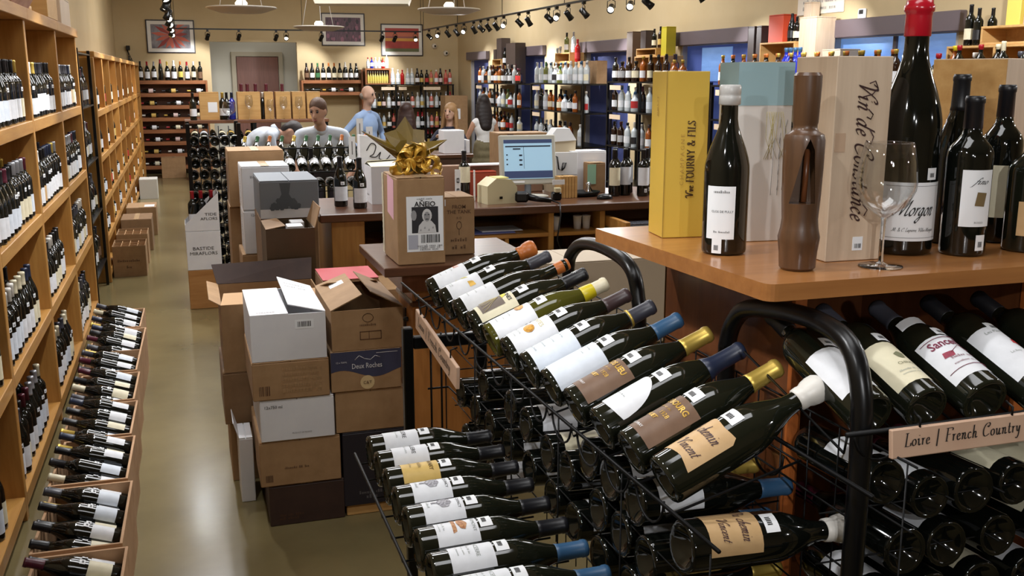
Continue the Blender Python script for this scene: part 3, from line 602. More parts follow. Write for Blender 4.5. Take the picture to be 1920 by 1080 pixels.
t=thing('back_shelf','brown two tier wall shelf right of the doorway','shelf',(-.2,20.33,0)); t.location=(2.8,20.33,0); inv=Matrix.Translation((-2.8,-20.33,0))
for z in (1.745,1.515): bp('shelf_board',MB().bbox((2.25,20.14,z-.065),(3.38,20.495,z),.004),BW,t)
bp('side_panel',MB().bbox((3.382,20.14,.1),(3.42,20.495,1.95),.004),TABLEZ,t); bp('side_panel',MB().bbox((2.21,20.14,1.44),(2.248,20.495,1.745),.004),BW,t)
for i in range(10):
    simple('%s standing bottle from the left on the shelf right of doorway'%ORD[i],['burg','burg','burg','burg','bord','bord','burg','champ','burg','burg'][i],[GBR,GD,GG,GD,GD,GD,GD,GD,GD,GD][i],['black','black','green','black','orange','orange','black','white','black','black'][i],['brown','white','green','white','white','cream','cream','white','white','white'][i],frame_M((2.33+i*.108,20.24,1.746),(0,0,1),(-.25,-1,0))@Matrix.Diagonal((1.1,1.1,1.1,1)),'standing bottles right of doorway',half=1.4)
for i in range(3):
    simple('%s lying bottle from the left on the lower shelf right of doorway'%ORD[i],'burg',GD,['black','gold','red'][i],[None,'white','white'][i],frame_M((2.58+i*.34,20.2,1.5565),(-1,0,0),(0,-1,.5)),'lying bottles right of doorway',half=1.2)
# liquor rack on the back wall
t=thing('liquor_rack','black metal liquor rack full of bottles on the back wall','rack',(4.33,20.2,0)); inv=Matrix.Translation((-4.33,-20.2,0))
LZ=[.45,.8,1.2,1.66]
for x in (3.45,4.05,4.65,5.22):
    for y in (20.02,20.44): bp('post',MB().box((x-.015,y-.015,0),(x+.015,y+.015,1.66)),BLACK,t)
for z in LZ: bp('shelf',MB().box((3.44,20.0,z-.02),(5.24,20.46,z)),BLACK,t)
sg=mat('sign_strip',(226,204,176),.6)
for a,b in ((3.75,4.02),(4.1,4.26),(4.6,4.95)): bp('shelf_sign',MB().box((a,19.985,1.55),(b,19.998,1.61)),sg,t)
GL=[GCL,GCL,GBR,GD,GD,GROSE,GCL,GD]; CL=['black','white','red','silver','gold','black']; LL=['white','white','cream','white','pink','black','white','ochre','red']
for ri,z in enumerate(LZ):
    for i in range(18):
        x=3.52+i*.098
        if ri==3 and x<3.98: continue
        if ri==3 and 9>i: g,c,l=(GCL,'white','white') if i!=7 else (GRED,'red',None)
        else: g,c,l=rng.choice(GL),rng.choice(CL),rng.choice(LL)
        simple('%s bottle from the left, %s tier of the back wall liquor rack'%(ORD[i],ORD[ri]),rng.choice(['spirit','bord','champ','spirit']),g,c,l,frame_M((x,20.08+.05*(i%2),z+.0005),(0,0,1),(-.2,-1,0)),'bottles on the back wall liquor rack',name='liquor_bottle')
t=thing('small_shelf_box','small brown cubby with pale yellow bottles beside the liquor rack','shelf',(3.7,20.2,1.6605)); 
for a,b in (((-.25,-.16,0),(-.225,.2,.28)),((.225,-.16,0),(.25,.2,.28)),((-.25,-.16,.28),(.25,.2,.31)),((-.225,-.16,0),(.225,.2,.02)),((-.225,.18,.02),(.225,.2,.28))): MB().box(a,b).build('cubby_panel',BW,t)
yg=mat('pale_yellow_glass',(206,190,110),.15)
for i in range(9): simple('%s pale yellow bottle from the left inside the small brown cubby'%ORD[i],'squat',yg,'white','yellow',frame_M((3.515+i*.047,20.1,1.682),(0,0,1),(0,-1,0))@Matrix.Diagonal((.45,.45,1,1)),'yellow bottles in cubby')
for i in range(6): simple('%s bottle from the left on top of the small brown cubby'%ORD[i],'squat',[GCL,GBL,GCL,GCL,GRED,GCL][i],['red','red','white','white','orange','white'][i],'white',frame_M((3.52+i*.075,20.12,1.9715),(0,0,1),(0,-1,0))@Matrix.Diagonal((.68,.68,.9 if i<5 else 1.3,1)),'bottles on top of cubby',name='liquor_bottle')
# framed pictures
def picture(label,x0,x1,z0,z1,mats,shapes):
    t=thing('framed_picture',label,'picture',((x0+x1)/2,YB-.012,(z0+z1)/2)); w,h=(x1-x0)/2,(z1-z0)/2
    fr=mat('picture_frame',(40,32,34),.4)
    for a,b in (((-w,-.02,-h),(w,.01,-h+.02)),((-w,-.02,h-.02),(w,.01,h)),((-w,-.02,-h+.02),(-w+.02,.01,h-.02)),((w-.02,-.02,-h+.02),(w,.01,h-.02))): MB().bbox(a,b,.002).build('frame_bar',fr,t)
    MB().box((-w+.02,-.006,-h+.02),(w-.02,.008,h-.02)).build('mount_board',mat('mount_white',(226,222,214),.6),t)
    pw,ph=w-.085,h-.085
    p=MB().box((-pw,-.009,-ph),(pw,-.006,ph)).build('print',mats[0],t)
    shapes(t,pw,ph,mats); return t
def poly(t,pts,m,y=-.0105,name='print_shape'): MB().add([(x,y,z) for x,z in pts],[tuple(range(len(pts)))]).build(name,m,t)
def clip(v,a): return max(-a,min(a,v))
def flower(t,pw,ph,m):
    for k in range(15):
        a=k*2*PI/15+.1; L=.36*(.8+.4*((k*7)%5)/5); c=Vector((.02,.02)); d=Vector((math.cos(a),math.sin(a))); n=Vector((-d.y,d.x))*.035
        pts=[c,c+d*L*.6+n,c+d*L,c+d*L*.55-n]; poly(t,[(clip(p.x,pw),clip(p.y,ph)) for p in pts],m[1] if k%3 else m[2],-.0105-.0002*k)
    poly(t,[(.02+.05*math.cos(a*PI/6),.02+.05*math.sin(a*PI/6)) for a in range(12)],m[3],-.0145)
picture('framed print of a red petalled flower above the left back shelf',-.58,.29,2.25,2.86,[mat('pr_grey',(150,146,150),.5,noise=(90,84,96),nscale=6),mat('pr_coral',(196,96,74),.5),mat('pr_red',(150,52,44),.5),mat('pr_yellow',(196,176,60),.5)],flower)
def vine(t,pw,ph,m):
    r=random.Random(4)
    for k in range(26):
        x=r.uniform(-pw,pw*.95); z=r.uniform(-ph,ph); q=r.uniform(.015,.035); poly(t,[(clip(x+q*math.cos(a*PI/4),pw),clip(z+1.6*q*math.sin(a*PI/4),ph)) for a in range(8)],m[1+k%2],-.0105-.0001*k)
picture('framed print of mauve vineyard rows above the doorway right side',2.68,3.54,2.41,3.04,[mat('pr_mauve',(122,88,104),.5,noise=(70,56,66),nscale=9,scale=(6,1,1)),mat('pr_plum',(150,100,120),.5),mat('pr_dark',(64,54,62),.5)],vine)
def bands(t,pw,ph,m):
    for k,(a,b) in enumerate(((-1,-.72),(-.72,-.1),(-.1,.15),(.15,.3),(.3,.62),(.62,1))): poly(t,[(-pw,a*ph),(pw,a*ph),(pw,b*ph),(-pw,b*ph)],m[k],-.0105)
picture('framed print of red and yellow field bands near the wall corner',3.86,4.72,2.22,2.85,[mat('pb0',(104,110,72),.5),mat('pb1',(176,60,48),.5,noise=(150,48,42),nscale=5),mat('pb2',(206,150,60),.5),mat('pb3',(150,84,84),.5),mat('pb4',(190,104,76),.5),mat('pb5',(170,62,54),.5)],bands)
t=thing('wall_cables','tangle of black cables and a device hung beside the flower picture','cables',(-.95,YB-.03,1.9))
mb=MB()
for k in range(5): mb.tube([(.02*k,0,.45-.05*k),(.05+.03*math.sin(k*2),-.02,.25),(-.02+.04*k,-.01,.05),(.05+.01*k,0,-.15)],.006,5)
mb.build('cable',BLACK,t); MB().bbox((.0,-.05,.4),(.07,.02,.48),.006).build('camera_body',BLACK,t)
for x,z in ((4.96,2.42),(5.2,2.28)):
    t=thing('security_camera','small white %s on back wall near the corner'%('dome camera' if x<5 else 'sensor box'),'camera',(x,YB-.001,z)); MB().lathe([(0,-.08),(.04,-.07),(.055,-.03),(.055,0),(0,0)],12,M=Matrix.Rotation(-PI/2,4,'X')).build('housing',mat('dome_white',(216,206,190),.4),t)
    MB().lathe([(0,-.09),(.02,-.085),(.02,-.075)],8,M=Matrix.Rotation(-PI/2,4,'X')).build('lens',BLACK,t)
t=carton('tall kraft carton standing by the back right corner',4.85,19.2,0,.45,.4,1.45,KRAFT); MB().box((.1,-.001,1.0),(.3,0,1.2)).build('paper_label',WHITE,t)
# ---------------------------------------------------------------- far gondola with pine boxes
t=thing('far_wine_rack','far black wine rack with a wooden plank top behind the bending customer','rack',(1.1,11.9,0)); inv=Matrix.Translation((-1.1,-11.9,0))
bp('plank_top',MB().bbox((.0,11.7,1.32),(1.58,12.2,1.355),.004),wood('plank_w',(120,78,52),(104,64,42),'x'),t)
for x in (.03,.75,1.55):
    for y in (11.72,12.18): bp('post',MB().box((x-.018,y-.018,0),(x+.018,y+.018,1.32)),BLACK,t)
for z in (.3,.6,.9,1.13): bp('shelf',MB().box((.03,11.62,z-.01),(1.55,12.1,z)),BLACK,t)
k=0
for ri,z in enumerate((1.13,.9)):
    for i in range(15):
        simple('%s lying bottle from the left, %s row of the far plank rack'%(ORD[i],['upper','lower'][ri]),'burg',GD,'black',rng.choice(['white','white','cream','ochre',None]),frame_M((.1+i*.096,11.60+.02*(i%3),z+.047),(0,1,.18),(0,0,1)),'*')
def pine(label,x0,x1,y,z0,z1,d=.2,paper=None):
    t=wbox('wooden_wine_case',label,(x0,y,z0),(x1,y+d,z1),CRATEW)
    if paper: MB().box((paper[0]-(x0+x1)/2,-d/2-.002,paper[2]-z0),(paper[1]-(x0+x1)/2,-d/2-.0005,paper[3]-z0)).build('paper_label',WHITE,t)
    return t
P=1.3555
pine('wide pine case with a white paper notice at the left of plank',.17,.38,11.8,P,1.66,.2,(.26,.36,1.44,1.55)); pine('large pine case standing second on the far plank',.58,.83,11.8,P,1.66); pine('slim pine case behind a tall glass on the far plank',.875,.975,11.8,P,1.66); pine('medium pine case fourth on the far plank',1.0,1.165,11.8,P,1.66); pine('medium pine case fifth on the far plank',1.185,1.33,11.8,P,1.66); pine('pine case at the right end of the far plank',1.35,1.5,11.8,P,1.66)
for i,(x,g,c,l) in enumerate(((.42,GD,'gold','white'),(.465,GD,'black','white'),(.52,GBL,'navy','blue'),(.86,GD,'white',None),(.10,GG,'black','white'))): simple('%s upright bottle among the pine cases on the far plank'%ORD[i],'bord',g,c,l,frame_M((x,11.86-(.1 if x<.2 else 0),P),(0,0,1),(0,-1,0)))
for i,x in enumerate((.64,.71,.80,.92,1.10)): simple('%s dark bottle from left standing behind the pine cases'%ORD[i],'burg',GD,'burgundy',None,frame_M((x,12.06,P),(0,0,1),(0,-1,0))@Matrix.Diagonal((1.2,1.2,1.32,1)))
GLS3=mat('clear_glass',(255,255,255),.02,trans=1,ior=1.45)
GLS2=D.materials.new('thin_clear_glass'); GLS2.use_nodes=True; nt=GLS2.node_tree
for q in list(nt.nodes): nt.nodes.remove(q)
q0=nt.nodes.new('ShaderNodeOutputMaterial'); q1=nt.nodes.new('ShaderNodeBsdfTransparent'); q2=nt.nodes.new('ShaderNodeBsdfGlossy'); q3=nt.nodes.new('ShaderNodeMixShader'); q4=nt.nodes.new('ShaderNodeLayerWeight'); q5=nt.nodes.new('ShaderNodeMath'); q5.operation='POWER'; q5.inputs[1].default_value=2.4; q6=nt.nodes.new('ShaderNodeMath'); q6.operation='MULTIPLY_ADD'; q6.inputs[1].default_value=.75; q6.inputs[2].default_value=.06; nt.links.new(q4.outputs['Facing'],q5.inputs[0]); nt.links.new(q5.outputs[0],q6.inputs[0])
q1.inputs[0].default_value=(.97,.975,.975,1); q2.inputs['Roughness'].default_value=.02
nt.links.new(q6.outputs[0],q3.inputs[0]); nt.links.new(q1.outputs[0],q3.inputs[1]); nt.links.new(q2.outputs[0],q3.inputs[2]); nt.links.new(q3.outputs[0],q0.inputs[0])
def goblet(label,loc,R=.05,H=.22,stem=.09,n=24,foot=.038):
    t=thing('wine_glass',label,'glass',loc)
    th=.0012
    pr=[(0,stem+.004),(R*.35,stem+.008),(R*.75,stem+(H-stem)*.18),(R*.97,stem+(H-stem)*.38),(R,stem+(H-stem)*.5),(R*.93,stem+(H-stem)*.75),(R*.80,H)]
    pi=[(max(0,r-th),z+(th if i<2 else 0)) for i,(r,z) in enumerate(pr)]
    MB().lathe([(0,stem-.002),(.005,stem-.001)]+pr[1:]+[(pr[-1][0]-th/2,H+.0006)]+pi[::-1],n).build('bowl',GLS2,t)
    MB().lathe([(0,.0035),(.0042,.008),(.0036,.02),(.0034,stem*.6),(.0042,stem-.004),(.006,stem)],12).build('stem',GLS3,t)
    MB().lathe([(0,0),(foot,0),(foot+.0006,.0008),(foot,.0016),(.012,.0035),(.004,.008),(0,.0085)],n).build('foot',GLS3,t)
    return t
goblet('large glass decanter goblet before the first bottles on the plank',(.48,11.74,P),.075,.20,.05,18,.06); goblet('tall glass before the large pine case on the plank',(.70,11.74,P),.045,.27,.12,16); goblet('tall glass before the slim pine case on the plank',(.93,11.74,P),.04,.22,.09,16)
goblet('wine glass before the fourth pine case on the plank',(1.08,11.74,P),.045,.25,.11,16); goblet('wine glass before the fifth pine case on the plank',(1.25,11.74,P),.045,.25,.11,16)
# ---------------------------------------------------------------- middle wire rack (nearer)
t=thing('middle_wire_rack','black wire wine rack in mid aisle holding leaning and lying bottles','rack',(.8,8.75,0)); inv=Matrix.Translation((-.8,-8.75,0))
for x in (.02,.42,1.0,1.62):
    for y in (8.62,9.05): bp('post',MB().box((x-.016,y-.016,0),(x+.016,y+.016,1.46 if x<.5 else 1.24)),BLACK,t)
mb=MB()
for x in [.02+.08*i for i in range(21)]: mb.tube([(x,8.62,.1),(x,8.62,1.44 if x<.45 else .88)],.004,4)
for z in (.2,.32,.44,.56,.68,.80,.92): mb.tube([(.02,8.62,z-.045),(1.62,8.62,z-.045)],.004,4); mb.tube([(.02,9.05,z-.045),(1.62,9.05,z-.045)],.004,4)
for z in (1.16,1.28,1.40): mb.tube([(.02,8.62,z-.045),(.42,8.62,z-.045)],.004,4)
bp('wire_grid',mb,WIRE,t)
bp('rail',MB().tube([(.4,8.5,1.05),(1.62,8.5,1.05)],.007,6),WIRE,t); bp('rail',MB().tube([(.4,8.66,1.24),(1.62,8.66,1.24)],.007,6),WIRE,t)
for ri,z in enumerate([.12+.092*q for q in range(14)]):
    for i in range(5):
        simple('%s lying bottle from left, row %s up the wire rack tower'%(ORD[i],ORD[ri]),'burg',GD,'black',rng.choice(['white',None,'white','cream']),frame_M((.048+i*.081+(.018 if ri%2 else 0),8.60+.02*((i+ri)%3),z),(0,1,0),(.3,0,1)),'*',n=10)
for i in range(11): bottle('%s lying bottle from left in the white label row of wire rack'%ORD[i],'burg',GG,'black','white',(.03,.115),1.2,frame_M((.52+i*.1,8.52,1.085),(0,.93,.36),(0,-.36,.93)),12,None,'white label row of the middle wire rack')
for i in range(12): simple('%s lying bottle from left in the row under the white labels'%ORD[i],'burg',GD,'black','white',frame_M((.50+i*.095,8.58,.94),(0,1,.05),(0,0,1)),'*',n=10)
for i in range(11): simple('%s leaning bottle from left, neck up, on top of the wire rack'%ORD[i],'burg',GG,rng.choice(['gold','gold','green','orange','cream']),'cream' if i<4 else None,frame_M((.42+i*.103,8.72,1.105),(.22,.62,.75),(0,-1,.2)),'leaning bottles on top of middle rack')
for i,(a,z0,z1,y) in enumerate(((1.40,1.15,1.49,8.5),(1.48,1.15,1.42,8.5),(1.33,1.15,1.34,8.5))):
    t=thing('price_card_holder',['tall','middle','short'][i]+' white price card on a stand at the wire rack end','sign',(a,y,z0-.1)); MB().box((-.025,0,.1),(.03,.006,z1-z0+.1)).build('card',WHITE,t); MB().box((-.004,.001,0),(.004,.005,.1)).build('stem',BLACK,t); MB().box((-.002,-.001,.14),(.006,0,z1-z0+.06)).build('printed_line',INKG,t)
# ---------------------------------------------------------------- stack B by the counter
carton('kraft carton at floor level under the white carton pair',.27,6.15,0,.30,.4,.40,KRAFT); carton('kraft carton under the lower white carton beside counter',.28,6.15,.402,.29,.4,.385,KRAFT)
t=carton('lower white carton of the pair beside the counter',.30,6.15,.79,.28,.36,.262,WCARD,tape=False); front_text(t,'12x750 ML',.09,.09,.235,INK); lettering(t,'~ab cdefghi',.2,(-.0005,.18,.13),(0,0,1),(0,1,0),INKG,height=.04)
t=carton('upper white carton with black stamped lettering beside the counter',.30,6.15,1.055,.28,.36,.262,WCARD); front_text(t,'~abcdefgh',.075,.11,.215,INK); front_text(t,'~abcde fghijkl',.12,.11,.196,INK); front_text(t,'8.0 ML',.05,.245,.215,INK); lettering(t,'~ab cdefghi',.2,(-.0005,.18,.13),(0,0,1),(0,1,0),INKG,height=.04)
carton('kraft carton low behind the white carton pair',.24,6.62,0,.34,.4,.50,KRAFT2); carton('kraft carton midway behind the white carton pair',.24,6.62,.502,.34,.4,.52,KRAFT)
t=carton('tall kraft carton with round emblem rising behind the white cartons',.245,6.58,1.024,.345,.4,.355,KRAFT); mb=MB(); mb.add([(-.0008,.2+.06*math.cos(a*PI/10),.17+.11*math.sin(a*PI/10)) for a in range(20)],[tuple(range(20))]); mb.build('round_emblem',INKB,t)
GREYC=mat('slate_card',(118,124,132),.6); 
carton('kraft carton on the floor under the grey tree carton',.36,5.56,0,.31,.48,.55,KRAFT2); carton('kraft carton directly under the grey tree carton',.36,5.56,.552,.31,.48,.53,KRAFT2)
t=carton('slate grey carton printed with a dark tree beside the counter',.36,5.53,1.085,.315,.5,.205,GREYC,tape=False)
MB().quad((0,-.0006,0),(.315,-.0006,0),(.315,-.0006,.05),(0,-.0006,.05)).build('white_band',WCARD,t)
TR=mat('tree_print',(78,84,90),.6)
mb=MB(); r=random.Random(2)
for k in range(34):
    a=PI*k/33; x=.135+.075*math.cos(a)*(.6+.4*r.random()); z=.07+.045*math.sin(a)*r.random()-.02*(r.random()); q=.008+.01*r.random(); mb.add([(x+q*math.cos(b*PI/3),-.0012-.0001*k,z+q*math.sin(b*PI/3)) for b in range(6)],[tuple(range(6))])
mb.add([(.105,-.0012,.19),(.165,-.0012,.19),(.155,-.0012,.13),(.19,-.0012,.07),(.08,-.0012,.07),(.115,-.0012,.13)],[(0,1,2,3,4,5)]); mb.build('tree_print',TR,t)
DKC=mat('brown_glossy_card',(84,64,38),.4,noise=(72,54,30),nscale=6)
carton('kraft carton below the dark brown open carton',.35,5.1,0,.25,.35,.42,KRAFT); carton('white sided carton right below the dark brown open carton',.36,5.1,.422,.24,.35,.366,KRAFT2)
t=carton('dark brown carton with raised flaps and white packets inside',.352,5.1,.79,.243,.34,.30,DKC,top='open')
fl(t,[(.243,0,.30),(.243,.34,.30),(.275,.31,.40),(.275,.02,.40)],.004,KRAFT); fl(t,[(0,0,.30),(0,.34,.30),(.08,.31,.314),(.10,.02,.314)],.004,KRAFT2)
for i in range(2): MB().bbox((.11+.03*i,.03+.14*i,.2),(.19+.02*i,.13+.14*i,.308),.003).build('white_packet',WHITE,t)
# ---------------------------------------------------------------- counter
CY0,CY1,CZ=5.64,6.42,1.08
t=thing('sales_counter','long dark wood sales counter with open oak cubbies','counter',(2.1,6,0)); inv=Matrix.Translation((-2.1,-6,0))
bp('counter_top',MB().bbox((.69,CY0,CZ-.05),(3.6,CY1,CZ),.006),DARKW,t)
for x0,x1 in ((.76,.95),(1.5,1.54),(2.08,2.115),(2.42,2.455),(3.2,3.25)): bp('upright',MB().bbox((x0,CY0+.06,0),(x1,CY1-.05,CZ-.05),.003),OAKZ,t)
bp('back_panel',MB().box((.96,CY1-.06,0),(3.25,CY1-.04,CZ-.05)),mat('cubby_back',(86,58,36),.7),t)
bp('cubby_shelf',MB().bbox((1.54,CY0+.05,.88),(2.08,CY1-.06,.905),.003),OAKX,t); bp('cubby_shelf',MB().bbox((2.115,CY0+.05,.88),(2.42,CY1-.06,.905),.003),OAKX,t); bp('cubby_shelf',MB().bbox((1.54,CY0+.05,.74),(2.08,CY1-.06,.76),.003),OAKX,t)
bp('cubby_shelf',MB().bbox((.952,CY0+.06,.83),(1.5,CY1-.06,.855),.003),OAKX,t)
bp('divider',MB().bbox((1.80,CY0+.06,.76),(1.825,CY1-.06,.88),.002),OAKZ,t)
bp('front_panel',MB().bbox((.952,CY0+.065,0),(1.5,CY0+.08,.83),.003),wood('front_oak',(170,116,64),(150,98,50),'x'),t)
bp('steel_panel',MB().bbox((2.0,CY0+.02,.45),(2.75,CY0+.035,.80),.003),mat('steel_panel',(150,148,146),.4,metal=.4),t)
bp('drawer_tray',MB().bbox((2.46,CY0-.22,.90),(2.98,CY0+.3,.93),.003),OAKX,t); bp('drawer_front',MB().bbox((2.46,CY0-.24,.90),(2.49,CY0+.3,.99),.003),OAKX,t)
t=thing('keyboard','black keyboard on the pulled out counter drawer','keyboard',(2.73,CY0-.05,.931)); MB().bbox((-.2,-.08,0),(.2,.08,.02),.004).build('keyboard_base',BLACK,t)
mb=MB()
for r_ in range(5):
    for c_ in range(14): mb.box((-.19+c_*.0272,-.07+r_*.028,.02),(-.19+c_*.0272+.022,-.07+r_*.028+.022,.027))
k=mb.build('keys',mat('key_grey',(70,72,78),.5),t); k['kind']='stuff'
for i,(x,y) in enumerate(((1.62,CY0+.1),(1.68,CY0+.14))):
    t=thing('paper_sheets',['blue','white'][i]+' sheets of paper in the counter cubby','paper',(x,y,.9055+.006*i)); MB().bbox((0,0,0),(.26,.2,.005),.001).build('sheet_stack',[mat('blue_paper',(120,130,200),.6),WHITE][i],t)
for i,x in enumerate((2.16,2.30,2.36)):
    t=thing('paper_cup','%s white cup in the oak cubby under the counter'%['left','middle','right'][i],'cup',(x,CY0+.14,.9055)); MB().lathe([(0,.0),(.022,0),(.027,.08),(.028,.082),(.025,.08),(.021,.004),(0,.004)],14).build('cup_body',WHITE,t); MB().lathe([(.0275,.078),(.0295,.08),(.0275,.084)],14).build('rim',WHITE,t)
t=carton('flat beige carton lying before the counter beside the pedestal',1.25,4.35,.55,.95,.35,.43,mat('beige_card',(196,180,158),.7),tape=False)
carton('kraft carton supporting the flat beige carton',1.28,4.37,0,.9,.32,.548,KRAFT2)
t=carton('kraft carton on the floor against the counter left part',.98,5.2,0,.5,.4,.72,KRAFT)
carton('slim grey carton leaning at the counter left end',.90,5.28,0,.05,.3,.75,GREYC,tape=False)
# objects on the counter
CT=CZ+.0005
t=thing('flat_monitor','silver framed flat monitor showing a sales program','monitor',(2.08,6.08,CT),-.06)
bez=mat('monitor_bezel',(186,184,172),.4)
MB().lathe([(0,0),(.13,0),(.13,.006),(.10,.014),(.03,.018),(0,.018)],24,sy=.75).build('stand_base',bez,t); MB().tube([(0,.02,.016),(0,.02,.16)],.022,10).build('stand_neck',mat('monitor_neck',(120,128,140),.4),t)
tilt=Matrix.Translation((0,0,.08))@Matrix.Rotation(-.16,4,'X')
sc=MB().bbox((-.185,-.012,0),(.185,.03,.315),.006).build('display_case',bez,t); sc.matrix_local=tilt
scr=mat('screen_blue',(150,184,206),.3,emit=.55); MB().box((-.16,-.0145,.035),(.16,-.0125,.285)).build('screen',scr,sc)
dk=mat('screen_dark',(54,66,100),.4,emit=.4)
MB().box((-.16,-.0152,.262),(.16,-.0146,.285)).build('menu_bar',dk,sc); MB().box((-.16,-.0152,.04),(.16,-.0146,.085)).build('task_panel',dk,sc)
mb=MB(); mb.box((-.15,-.0152,.238),(.15,-.0146,.246)); mb.box((-.03,-.0152,.10),(-.028,-.0146,.238))
for r_ in range(3): mb.box((-.145,-.0153,.125+r_*.03),(-.135,-.0147,.133+r_*.03)); mb.box((-.06,-.0153,.12+r_*.03),(-.04,-.0147,.130+r_*.03))
mb.box((-.1,-.0153,.222),(-.05,-.0147,.230)); mb.build('screen_marks',mat('screen_ink',(26,34,56),.4),sc)
MB().box((-.155,-.0135,.010),(-.03,-.0122,.022)).build('paper_note',WHITE,sc)
cream=mat('cream_plastic',(206,196,158),.5)
t=thing('receipt_printer','cream receipt printer beside the monitor','printer',(1.80,5.86,CT),.15)
MB().prism([(-.1,0),(.1,0),(.1,.10),(.06,.145),(-.04,.155),(-.1,.11)],-.075,.075,'y').build('printer_body',cream,t); MB().box((-.03,-.06,.152),(.05,.05,.158)).build('paper_slot',mat('receipt_yellow',(214,206,130),.6),t); MB().box((-.02,-.078,.03),(.0,-.0755,.045)).build('connector',BLACK,t)
t=thing('barcode_scanner','black handheld barcode scanner lying on the counter edge','scanner',(1.93,5.74,CT),-.3)
MB().bbox((-.05,-.035,.012),(.03,.035,.075),.012).build('scanner_head',BLACK,t); MB().tube([(.02,0,.045),(.09,-.0,.03),(.17,0,.022)],[.022,.018,.016],10).build('handle',BLACK,t); MB().box((-.052,-.02,.025),(-.0495,.0,.05)).build('lens',INKG,t); MB().tube([(.17,0,.022),(.22,-.05,.01),(.22,-.12,-.06),(.20,-.13,-.2),(.23,-.13,-.28)],.005,6).build('cable',BLACK,t)
bottle('single bordeaux bottle with cream label standing left of the printer','bord',GD,'black','cream',(.10,.20),1.3,frame_M((1.67,6.15,CT),(0,0,1),(0,-1,0)),20)
t=thing('card_strip','white upright card strip with dark marks beside the single bottle','sign',(1.56,5.96,CT)); MB().box((0,0,0),(.035,.003,.2)).build('card',WHITE,t); lettering(t,'8 8',.1,(.018,-.001,.1),(0,0,1),(-1,0,0),INK,height=.02); MB().box((.125,.02,0),(.135,.026,.19)).build('edge_strip',WHITE,t)
t=wbox('red_folder_box','red box file behind the printer on the counter',(1.72,6.2,CT),(1.9,6.35,CT+.16),mat('red_box',(168,66,40),.5)); 
t=thing('flat_parcel','long brown parcel lying at the back of the counter','box',(1.55,6.34,CT)); MB().bbox((-.1,0,0),(.72,.06,.19),.004).build('parcel_body',mat('parcel_tan',(150,116,92),.6),t); MB().bbox((.18,-.08,.19),(.42,.02,.2),.002).build('papers',WHITE,t)
t=thing('slatted_pen_box','slatted bamboo box beside the monitor','box',(2.30,5.98,CT)); 
for i in range(6): MB().bbox((-.06+.02*i,-.05,0),(-.06+.02*i+.017,-.042,.14),.002).build('slat',CRATEW,t)
MB().box((-.06,-.041,0),(.058,.05,.135)).build('box_core',CRATEW,t)
t=thing('label_roll','cream label dispenser under the monitor edge','dispenser',(2.19,5.86,CT)); MB().bbox((-.03,-.02,0),(.03,.03,.05),.008).build('dispenser_body',BLACK,t); MB().bbox((-.02,-.03,.05),(.02,.0,.08),.004).build('label_tongue',cream,t); MB().box((-.04,-.035,.10),(.04,-.03,.13)).build('clip_card',WHITE,t)
t=thing('card_sign','white card with looping black script beside the monitor','sign',(2.36,6.2,CT),-.1); MB().bbox((-.1,0,.12),(.1,.006,.27),.002).build('card',WHITE,t); MB().box((-.006,.007,0),(.006,.012,.27)).build('stand',BLACK,t)
mb=MB(); mb.tube([(-.08,-.003,.18),(-.06,-.003,.25),(-.04,-.003,.24),(-.03,-.003,.16),(-.01,-.003,.15),(.0,-.003,.2),(.02,-.003,.2),(.01,-.003,.17),(-.01,-.003,.15)],.005,5); mb.build('script_stroke',INK,t)
t=thing('computer_mouse','dark mouse beside the tray of cables','mouse',(2.50,5.82,CT)); MB().lathe([(0,0),(.035,0),(.036,.01),(.03,.024),(.015,.032),(0,.034)],14,sx=1.5).build('mouse_shell',BLACK,t); MB().box((-.01,-.002,.0335),(.03,.002,.0345)).build('wheel',INKG,t)
t=thing('cable_tray','black tray with chrome bits behind the mouse','tray',(2.42,6.02,CT)); MB().lathe([(0,0),(.11,0),(.13,.03),(.12,.03),(.10,.006),(0,.006)],20,sy=.7).build('tray_dish',BLACK,t)
for x in (-.06,.05): MB().lathe([(0,.006),(.025,.01),(.03,.03),(.012,.06),(.018,.08),(0,.09)],12,M=T(x,0,0)).build('chrome_stopper',mat('chrome',(190,192,198),.15,1),t)
for i,(x,y,l,c) in enumerate(((2.62,5.95,'cream','black'),(2.71,5.98,'white','black'),(2.80,5.90,'white','black'),(2.86,5.98,'white','black'),(2.93,6.06,'cream','black'),(2.70,6.12,'white','navy'),(2.78,6.10,'white','black'),(3.02,5.95,'white','black'))):
    bottle('%s dark bottle from the left in the counter group right of cables'%ORD[i],'bord',GD,c,l,(.07,.185),1.2,frame_M((x,y,CT),(0,0,1),(-.2,-1,0)),16,(.05,.3,.25,.025) if i in(2,3) else None)
carton('white carton at the back of counter behind the bottles',2.44,6.25,CT,.25,.15,.27,WCARD,tape=False); t=carton('kraft carton with a green card behind the mouse',2.52,6.14,CT,.12,.1,.2,KRAFT); MB().box((-.01,-.004,.06),(.05,-.001,.19)).build('green_card',mat('green_card',(150,190,160),.6),t)
t=thing('wrapped_bouquet_bag','white and tan paper gift bag behind the monitor','bag',(2.38,6.35,CT)); MB().prism([(-.08,0),(.09,0),(.11,.34),(.06,.40),(-.03,.40),(-.1,.32)],-.05,.05,'y').build('bag_body',mat('bag_cream',(206,190,160),.6),t); MB().prism([(-.1,.33),(.11,.34),(.06,.42),(-.03,.42)],-.055,.055,'y').build('bag_fold',WHITE,t)
t=carton('kraft carton with a slanted dark strap standing behind the monitor',2.75,8.9,1.0,.48,.3,.32,KRAFT,tape=False); MB().prism([(.08,.31),(.14,.31),(.4,.02),(.34,.02)],-.003,-.0008,'y').build('dark_strap',mat('strap',(74,52,48),.5),t)
